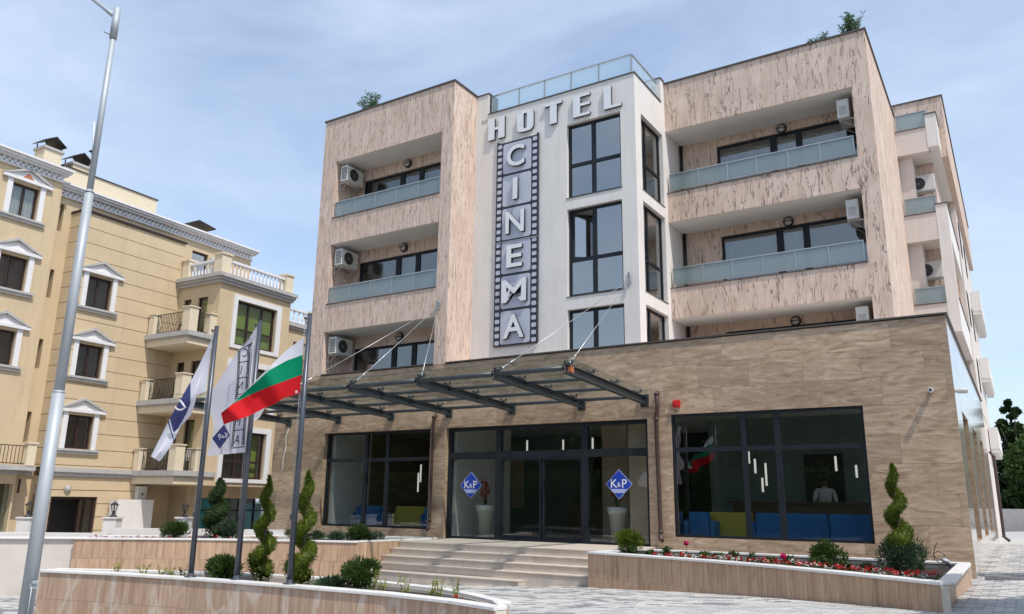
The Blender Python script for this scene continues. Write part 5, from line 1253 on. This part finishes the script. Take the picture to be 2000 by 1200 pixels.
for k_, w in enumerate(W1):
    h = pedwin(.35, w, 0)
    vs_ = MB(); nn = 40
    for i in range(nn+1): t_ = w[0]+(w[1]-w[0])*i/nn; vs_.v += [(.10+.02*math.sin(i*1.3), t_, w[2]), (.10+.02*math.sin(i*1.3), t_, w[3])]
    for i in range(nn): vs_.f.append((2*i, 2*i+2, 2*i+3, 2*i+1)); vs_.m.append(0)
    if k_ == 0: vs_.build('curtain', CURT, h)
q = MB(); q.yprism([(-4.25, 13.53), (-3.83, 13.53), (-4.04, 13.74)], .40, .41); q.build('ornament', ORANGE, CB)
for w in W2: pedwin(.85, w, 0)
for w in SL:
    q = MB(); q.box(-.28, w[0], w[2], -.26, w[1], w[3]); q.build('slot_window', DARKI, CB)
# string course
q = MB()
for n_, t0, t1 in ((.35, -12, -2.69), (.85, -1.99, 2.2), (0, -2.68, -1.99)):
    q.box(n_-.3, t0, 2.45, n_+.08, t1, 2.77); q.box(n_-.3, t0, 2.60, n_+.16, t1, 2.75)
q.build('string_course', TRIMG, CB)
# entrance door, garage opening
h = part('entrance_door', CB); q = MB(); q.box(.68, -1.6, -.3, .78, -1.5, 1.7); q.box(.68, .15, -.3, .78, .25, 1.7); q.box(.68, -1.5, 1.6, .78, .15, 1.7); q.box(.68, -.42, -.3, .78, -.30, 1.6); q.build('door_frame', BROWNF, h)
q = MB(); q.box(.72, -.30, -.3, .73, .15, 1.6); q.build('pane', GLASSD, h); q = MB(); q.box(.1, -1.6, -.3, .12, .25, 1.7); q.build('hall_dark', DARKI, h)  # hall darkness is a flat dark sheet
q = MB(); q.box(.05, -6.5, -.4, .12, -2.75, 2.12); q.build('shop_glass', GLASSD, CB); q = MB(); q.box(-.6, -6.5, -.4, -.5, -2.75, 2.12); q.build('shop_dark', TEAL, CB)
q = MB(); q.box(.36, -2.60, 2.1-.3, .42, -2.54, 2.3); q.tube((.45, -2.0, .9), (.45, -2.0, 2.1), .03, n=6); q.build('rain_pipe', BROWNP, CB)
# living room bay with big windows
N2 = 3.5; T0, T1 = 2.85, 6.95
BW = [(3.82, 6.12, z, z+1.98) for z in (8.2, 5.36, 2.53)]
DW = [(1.22, 1.70), (2.14, 2.77)]
m = MB(); cwall(0, N2, T0+.25, T1, 2.22, 11.0, BW, m, .25)
for a, b, c, d in rects_minus(.85, N2, 2.22, 11.0, [(x0, x1, z, z+2.15) for x0, x1 in DW for z in (8.05, 5.25, 2.75)]): m.box(a, T0, c, b, T0+.25, d)
m.box(0, T1-.25, 2.22, N2-.25, T1, 11.0); m.box(0, T0+.25, 10.8, N2-.25, T1-.25, 11.0); m.box(0, T0+.25, 2.22, N2-.25, T1-.25, 2.4)
m.build('living_bay', CREAM, CB)
for i, (a, b, z0, z1) in enumerate(BW):
    h = part('picture_window', CB)
    window(h, 'x', N2-.13, a, b, z0, z1, vs=[(a+.78, .09), (b-.72, .09)], hs=[(z0+.72, .09)], fw=.09, fd=.08, glass=GLASSD, mat=BROWNF, name='sash')
    q = MB()
    for t0, t1, c, d in ((a-.22, a-.003, z0-.16, z1+.22), (b+.003, b+.28, z0-.16, z1+.22), (a-.003, b+.003, z1+.003, z1+.22), (a-.003, b+.003, z0-.16, z0-.003)): q.box(N2, t0, c, N2+.06, t1, d)
    q.build('surround', TRIMW, h)
    q = MB(); q.box(N2-(.8 if i else .28), a, z0, N2-(.78 if i else .27), b, z1); q.build('room_dark' if i else 'curtain', DARKI if i else CURTG, h)  # lower windows get a dark sheet as their unlit room
    if i: 
        for t0, t1 in ((a+.1, a+.35), (b-.5, b-.15)):
            q = MB(); q.box(N2-.4, t0, z0, N2-.36, t1, z1); q.build('curtain', CURTG, h)
for z in (8.05, 5.25, 2.75):
    for j, (x0, x1) in enumerate(DW):
        h = part('balcony_door', CB); q = MB(); q.box(x0, T0+.08, z, x0+.07, T0+.16, z+2.15); q.box(x1-.07, T0+.08, z, x1, T0+.16, z+2.15); q.box(x0+.07, T0+.08, z+2.08, x1-.07, T0+.16, z+2.15); q.build('door_frame', BROWNF, h)
        q = MB(); q.box(x0+.07, T0+.11, z, x1-.07, T0+.12, z+2.08); q.build('pane', GLASSD, h)
        q = MB(); q.box(x0, T0+.3, z, x1, T0+.32, z+2.15); q.build('curtain', CURTG if j else DARKI, h)  # first door: dark sheet as the unlit room; second door: green curtain
    q = MB(); q.lathe([(.12, 0), (.12, .04), (.06, .09)], (1.95, T0-.001, z+2.35), 12, axis='y')
# terrace on top
def balustrade(parent, p0, p1, z, n):
    p0, p1 = Vector((*p0, 0)), Vector((*p1, 0)); d = (p1-p0).normalized(); s = Vector((-d.y, d.x, 0)); L_ = (p1-p0).length
    o = part('balustrade', parent); q = MB()
    for z0, z1, w in ((z, z+.07, .09), (z+.62, z+.72, .10)): q.obox((p0+p1)/2+Vector((0, 0, (z0+z1)/2)), d*L_/2, s*w, Vector((0, 0, (z1-z0)/2)))
    q.build('rails', TRIMW, o)
    bm_ = MB(); bm_.lathe([(.05, 0), (.05, .04), (.035, .06), (.062, .16), (.055, .24), (.03, .36), (.026, .44), (.042, .47), (.03, .50), (.05, .52), (.05, .55)], (0, 0, 0), 8); me = bm_.mesh('baluster', TRIMW)
    for i in range(n): p = p0.lerp(p1, (i+.5)/n); link('baluster', me, o, (p.x, p.y, z+.07))
q = MB()
for z0, z1, d in ((10.98, 11.14, .28), (10.86, 10.978, .20), (10.74, 10.858, .12)): q.box(.85, T0-d, z0, N2+d, T1+d*.6, z1)
q.build('terrace_cornice', TRIMG, CB)
q = MB()
for a, b, c, d in ((.92, 1.35, T0-.05, T0+.35), (3.05, 3.55, T0-.10, T0+.40), (3.05, 3.55, T1-.42, T1+.02)):
    q.box(a, c, 11.142, b, d, 12.0); q.box(a-.05, c-.05, 12.0, b+.05, d+.05, 12.07)
q.each('terrace_pier', CREAML, CB)
balustrade(CB, (1.36, T0+.1), (3.04, T0+.1), 11.142, 8); balustrade(CB, (N2-.12, T0+.42), (N2-.12, T1-.44), 11.142, 15)
window(CB, 'x', -.1, 3.9, 4.8, 11.5, 13.02, fw=.08, glass=GLASS, mat=BROWNF); window(CB, 'x', -.1, 5.2, 5.9, 11.2, 13.0, fw=.08, glass=GLASSD, mat=BROWNF)
# balconies in the corner
for i, zt_ in enumerate((8.38, 5.60, 2.76)):
    b = part('balcony', CB); t0 = 1.40 if i < 2 else 1.48
    q = MB(); q.prism([(.852, t0), (3.58, t0), (3.58, T0-.002), (.852, T0-.002)], zt_-.20, zt_); q.prism([(.852, t0+.06), (3.52, t0+.06), (3.52, T0-.002), (.852, T0-.002)], zt_-.26, zt_-.202); 
    if i == 2: q.box(3.502, T0, zt_-.20, 3.58, 3.5, zt_)
    q.build('slab_moulding', TRIMG, b)
    q = MB(); q.prism([(.852, t0+.12), (3.45, t0+.12), (3.45, T0-.002), (.852, T0-.002)], zt_-.52, zt_-.262); q.build('slab', CREAML, b)
    q = MB()
    for a0, a1, c0, c1, hh in ((.95, 1.28, t0+.05, t0+.38, .86), (3.10, 3.52, t0+.05, t0+.47, .98), (3.16, 3.5, T0-.36, T0-.004, .88)):
        q.box(a0, c0, zt_, a1, c1, zt_+hh); q.box(a0-.04, c0-.04, zt_+hh, a1+.04, min(c1+.04, T0-.003), zt_+hh+.05)
    q.each('pier', CREAML, b)
    q = MB(); y_ = t0+.2
    for zz_ in (zt_+.06, zt_+.84): q.box(1.30, y_-.015, zz_, 3.08, y_+.015, zz_+.025)
    for j in range(17): x = 1.34+j*.105; q.box(x-.008, y_-.008, zt_+.085, x+.008, y_+.008, zt_+.84)
    for j in range(6): a = random.uniform(1.4, 2.9); q.path([(a, y_-.02, zt_+.1), (a+.15, y_-.025, zt_+.4), (a-.1, y_-.02, zt_+.8)], .008, 4)
    x_ = 3.38
    for zz_ in (zt_+.06, zt_+.84): q.box(x_-.015, t0+.49, zz_, x_+.015, T0-.38, zz_+.025)
    for j in range(5): y = t0+.56+j*.085; q.box(x_-.008, y-.008, zt_+.085, x_+.008, y+.008, zt_+.84)
    q.build('iron_railing', IRON, b)
b = part('balcony', CB)
q = MB(); q.box(.352, -12, 2.60, .98, -2.40, 2.772); q.build('slab', TRIMG, b)
q = MB(); q.box(.74, -2.80, 2.773, 1.0, -2.48, 3.55); q.box(.70, -2.84, 3.55, 1.04, -2.44, 3.61); q.build('pier', CREAML, b)
q = MB()
for zz_ in (2.82, 3.45): q.box(.86, -9, zz_, .89, -2.81, zz_+.03)
for j in range(46): q.box(.866, -2.9-j*.13, 2.83, .882, -2.884-j*.13, 3.45)
q.build('iron_railing', IRON, b)
# recessed continuation at the right
m = MB(); m.box(-.3, 6.96, 2.2, 2.6, 12.5, 9.9); m.build('side_wing', CREAM, CB)
q = MB(); q.box(-.3, 6.955, 9.9, 2.78, 12.5, 10.1); q.box(-.3, 6.955, 9.78, 2.7, 12.5, 9.898); q.build('terrace_cornice', TRIMG, CB)
balustrade(CB, (2.55, 7.0), (2.55, 9.3), 10.1, 7)
q = MB(); q.box(2.2, 9.3, 10.1, 2.68, 9.75, 10.95); q.each('terrace_pier', CREAML, CB)
for z in (7.5, 4.7): window(CB, 'x', 2.62, 8.2, 9.2, z, z+1.7, fw=.08, fd=.03, glass=GLASSD, mat=BROWNF)
q = MB()
for z in (7.5,):
    for zz_ in (z+.05, z+.8): q.box(2.85, 7.3, zz_, 2.88, 9.0, zz_+.03)
    for j in range(16): q.box(2.855, 7.32+j*.11, z+.05, 2.872, 7.335+j*.11, z+.8)
q.build('iron_railing', IRON, CB)
# ground floor in the shade of the overhang
m = MB(); m.box(-.3, 2.23, -1, .20, 4.0, 2.22); m.box(-.3, 4.0, -1, 1.35, 4.6, 2.22); m.box(-.3, 4.6, 1.72, 1.45, 12, 2.22); m.box(1.0, 8.75, -1, 1.5, 12, 1.7); m.box(1.1, 6.9, 1.74, 3.45, 8.4, 2.6); m.build('shaded_wall', CREAM, CB)
for z in (.35, .9, 1.45):
    q = MB(); q.box(.2, 2.25, z, .215, 3.98, z+.5); q.box(1.35, 4.02, z, 1.365, 4.58, z+.5); q.each('render_course', CREAM, CB)
h = part('shopfront', CB); q = MB(); q.box(1.2, 4.62, .2, 1.21, 6.1, 1.70); q.build('teal_panel', TEAL, h)
q = MB(); q.box(1.2, 6.12, .2, 1.21, 8.72, 1.7); q.build('pane', GLASSD, h); q = MB()
for t_ in (6.1, 7.0, 7.9, 8.7): q.box(1.17, t_-.04, .2, 1.25, t_+.04, 1.7)
q.box(1.215, 4.62, 1.16, 1.26, 8.72, 1.22); q.build('frame', FRAME, h)
q = MB()
for j in range(14): q.box(.95, 7.2+j*.1, .2, 1.0, 7.26+j*.1, 1.5)
q.build('blind_slats', plain('teal_bright', (.02, .42, .50), .5), h)
q = MB(); q.box(.3, 4.62, -.5, .4, 8.7, 1.72); q.build('shop_dark', DARKI, h)  # dark sheet painted as the unlit shop behind the glass
def sconce(loc, lab):
    t = thing('wall_sconce', lab, 'wall lamp', loc, PH, 'round grey wall lamps of the cream building'); q = MB(); q.lathe([(.13, 0), (.14, .05), (.12, .09)], (0, 0, 0), 14, axis='x'); q.build('ring', TRIMG, t); q = MB(); q.lathe([(.11, .085), (.07, .12), (0, .13)], (0, 0, 0), 12, axis='x'); q.build('lamp_glass', TRIMG, t)
def cl(n, t, z): return CO+Vector((math.cos(PH)*n-math.sin(PH)*t, math.sin(PH)*n+math.cos(PH)*t, z))
sconce(cl(.85, -1.03, 2.0), 'round grey wall lamp above the open entrance of the cream building'); sconce(cl(.001, 5.05, 12.85), 'round grey wall lamp beside the terrace door at the top'); sconce(cl(2.605, 7.35, 9.2), 'round grey wall lamp on the far recessed wing')
t = thing('meter_cabinet', 'white painted cabinet panel standing by the cream ground floor corner', 'cabinet', cl(1.25, 1.35, zg(-20)), PH); q = MB(); q.box(-.25, -.65, 0, .25, .95, 1.62-zg(-20)); q.build('cabinet', WHITE, t)
t = thing('meter_box', 'small beige meter box fixed above the white cabinet', 'meter box', cl(.98, 2.02, 1.55), PH); q = MB(); q.box(-.12, -.2, 0, .12, .2, .6); bevel(q.build('casing', PLAST, t), .01); q = MB(); q.box(.12, -.03, .25, .135, .03, .33); q.build('lock', BLACKP, t)
# balcony chairs
for i, (n_, t_, z, lab) in enumerate(((2.35, 2.2, 8.38, 'dark folding chair on the upper corner balcony'), (3.0, 2.45, 2.76, 'white plastic chair on the lowest corner balcony'))):
    t = thing('balcony_chair', lab, 'chair', cl(n_, t_, z), PH); mt = IRON if i == 0 else PLAST
    q = MB(); q.box(-.2, -.2, .42, .2, .2, .45); q.build('seat', mt, t); q = MB(); q.obox((.2, 0, .68), (.012, 0, 0), (0, .2, 0), (.04, 0, .22)); q.build('backrest', mt, t)
    for a in (-.18, .18):
        for b_ in (-.18, .18): q = MB(); q.tube((a, b_, 0), (a*.9, b_*.9, .42), .014, n=5); q.build('leg', mt, t)
# pillars with garden lanterns
def aw(u, v, w): return CAM+(fwd+r2*((u-1000)/1547.4)-u2*((v-600)/1547.4))*w
for u, w, lab1, lab2 in ((54, 21, 'white pillar left of the lamp post', 'black garden lantern on the pillar left of the lamp post'), (221, 21, 'white pillar in front of the white cabinet', 'black garden lantern in front of the white cabinet'), (360, 22.5, 'white pillar between the left flagpole and the shrub', 'black garden lantern near the left flagpole')):
    p = aw(u, 1010, w); zt_ = p.z; t = thing('gate_pillar', lab1, 'pillar', (p.x, p.y, zg(p.x)), R(32), 'white garden pillars')
    hh = zt_-zg(p.x); q = MB(); q.box(-.17, -.17, 0, .17, .17, hh-.04); q.build('shaft', WHITE, t); q = MB(); q.box(-.2, -.2, hh-.04, .2, .2, hh); q.build('cap', WHITE, t)
    t = thing('garden_lantern', lab2, 'lantern', (p.x, p.y, zt_), R(32), 'black garden lanterns on white pillars')
    q = MB(); q.lathe([(.11, 0), (.10, .02), (.05, .05), (.035, .14), (.05, .16)], (0, 0, 0), 10); q.build('foot', IRON, t)
    q = MB(); q.lathe([(.06, .16), (.085, .30)], (0, 0, 0), 6); q.build('lantern_glass', CLEAR, t)
    q = MB()
    for k_ in range(6): a = math.pi*k_/3; q.tube((.06*math.cos(a), .06*math.sin(a), .16), (.088*math.cos(a), .088*math.sin(a), .30), .007, n=4)
    q.lathe([(.12, .30), (.10, .325), (.04, .37), (.015, .38), (.02, .40), (.0, .42)], (0, 0, 0), 8); q.build('lantern_roof', IRON, t)
t = thing('antenna_mast', 'thin white antenna mast rising behind the cream roof', 'antenna', cl(-6, 1.95, 13.8), PH)
q = MB(); q.tube((0, 0, 0), (0, 0, 5.0), .022, .016, 6); q.build('mast', TRIMG, t); q = MB(); q.tube((.05, .05, 4.4), (.03, -.12, 6.3), .028, n=6); q.build('aerial', TRIMW, t); q = MB(); q.box(-.1, -.1, 4.7, .12, .12, 4.76); q.build('clamp', IRON, t)

# ------------------------------------------------------------------ trees and fence beyond the lane
def tree(label, x, y, z, h, w, mat, n, conifer=False, group=None, ls=.28):
    t = thing('tree', label, 'tree', (x, y, z), random.uniform(0, 6), group)
    q = MB(); q.path([(0, 0, -.2), (.05, .02, h*.35), (.1, .05, h*.75)], [h*.03, h*.022, h*.008], 9)
    for _ in range(9):
        a = random.uniform(0, 6.28); z0 = h*random.uniform(.25, .6); q.path([(0, 0, z0), (w*.2*math.cos(a), w*.2*math.sin(a), z0+h*.1), (w*.4*math.cos(a), w*.4*math.sin(a), z0+h*.22)], [h*.012, h*.008, h*.003], 6)
    q.build('trunk', BARKT, t); q = MB()
    cl_ = []
    for _ in range(80):
        f = random.random(); a = random.uniform(0, 6.28)
        if conifer: f = f**1.3; rr_ = w*.5*(1-f)**.8*random.uniform(.3, 1); c = Vector((rr_*math.cos(a), rr_*math.sin(a), h*(.08+.9*f))); s = w*.16*(1.15-f)
        else:
            rr_ = w*.5*math.sin(math.pi*min(.98, .18+.75*f))*random.uniform(.35, .95); c = Vector((rr_*math.cos(a), rr_*math.sin(a), h*(.28+.68*f))); s = w*random.uniform(.09, .17)
        cl_.append((c, s))
    for _ in range(n):
        c, s = random.choice(cl_); d = Vector((random.gauss(0, 1), random.gauss(0, 1), random.gauss(0, .75))).normalized()*s*random.uniform(.3, 1.15); leaf(q, c+d, ls, (0, 0, .6), .6)
    q.build('crown', mat, t); return t
tree('dark conifer rising behind the hotel at the right edge', 6.6, 50, .4, 9.2, 6.0, LF_DARK, 16000, True, ls=.34)
tree('dense tree crown between the conifer and the lane wall', 8.3, 49, .4, 6.6, 6.0, LF_MID, 18000, ls=.36)
tree('broad dark leafy tree filling the right edge behind the lane wall', 9.6, 46, .4, 7.0, 7.5, LF_MID, 18000, ls=.34)
tree('dark bushy tree in the gap right of the hotel', 7.6, 43.5, .4, 5.2, 4.6, LF_MID, 12000, ls=.3)
tree('tree half cut by the right edge of the picture', 13.5, 45, .4, 7.6, 7.0, LF_MID, 14000, ls=.34)
fw_ = thing('lane_wall', 'grey wall closing the lane right of the hotel', 'wall', (8.5, 41, .4)); q = MB(); q.box(-3.2, 0, -.5, 8, .25, 1.35); q.build('wall', TRIMG, fw_)
t = thing('hose_reel', 'black hose coil hanging on the grey wall at the end of the lane', 'hose', (7.75, 40.9, 1.0)); q = MB(); q.path([(.42*math.cos(a*.35), -.1-.012*a, .35+.62*math.sin(a*.35)) for a in range(60)], .05, 6); q.build('hose', BLACKP, t)
# the street trees whose shade falls on the lane and whose image stands in the glass
tree('street tree whose round shadow falls on the lane', 9.05, -6.0, .5, 5.0, 3.3, LF_MID, 26000, group='street trees across the road', ls=.26)
tree('second street tree shading the lane', 8.5, .3, .5, 4.2, 1.8, LF_MID, 12000, group='street trees across the road', ls=.24)
bt = tree('broad street tree across the road', -84, -46, .2, 11.5, 10.5, LF_MID, 13000, group='street trees across the road', ls=.62)
for i in range(1, 17):
    dup(bt, (-84+i*9.3+random.uniform(-2, 2), -46+random.uniform(-5, 4), .2), random.uniform(0, 6), None, random.uniform(.78, 1.12))
for i in range(17):
    dup(bt, (-88+i*10.1+random.uniform(-2, 2), -60+random.uniform(-4, 4), .2), random.uniform(0, 6), None, random.uniform(1.05, 1.35))  # second row added to close bright sky gaps in the reflections
hd = thing('hedge', 'added hedge out of view across the road that darkens window reflections', 'hedge', (0, -37, .1))  # unseen hedge added to darken reflections in the ground floor glass
q = MB(); q.box(-95, .3, 0, 75, 1.2, 3.5); q.build('inner_hedge', LF_DARK, hd)
q = MB()
for _ in range(34000): leaf(q, (random.uniform(-95, 75), 1.25+random.uniform(-.05, .2), random.uniform(0, 4.0)), .36, (0, 1, .5), .7)
o = q.build('foliage', LF_MID, hd)

t = thing('loose_cable', 'thin white cable hanging from the canopy end down the left stone wall', 'cable', (-13.25, -.03, 2.9))
q = MB(); q.path([(.1, 0, 1.1), (.0, -.03, .8), (.02, -.01, .45), (-.06, -.02, .1), (-.05, -.02, -.2), (-.16, -.01, -.45)], .012, 6); q.build('wire', SIGNW, t)
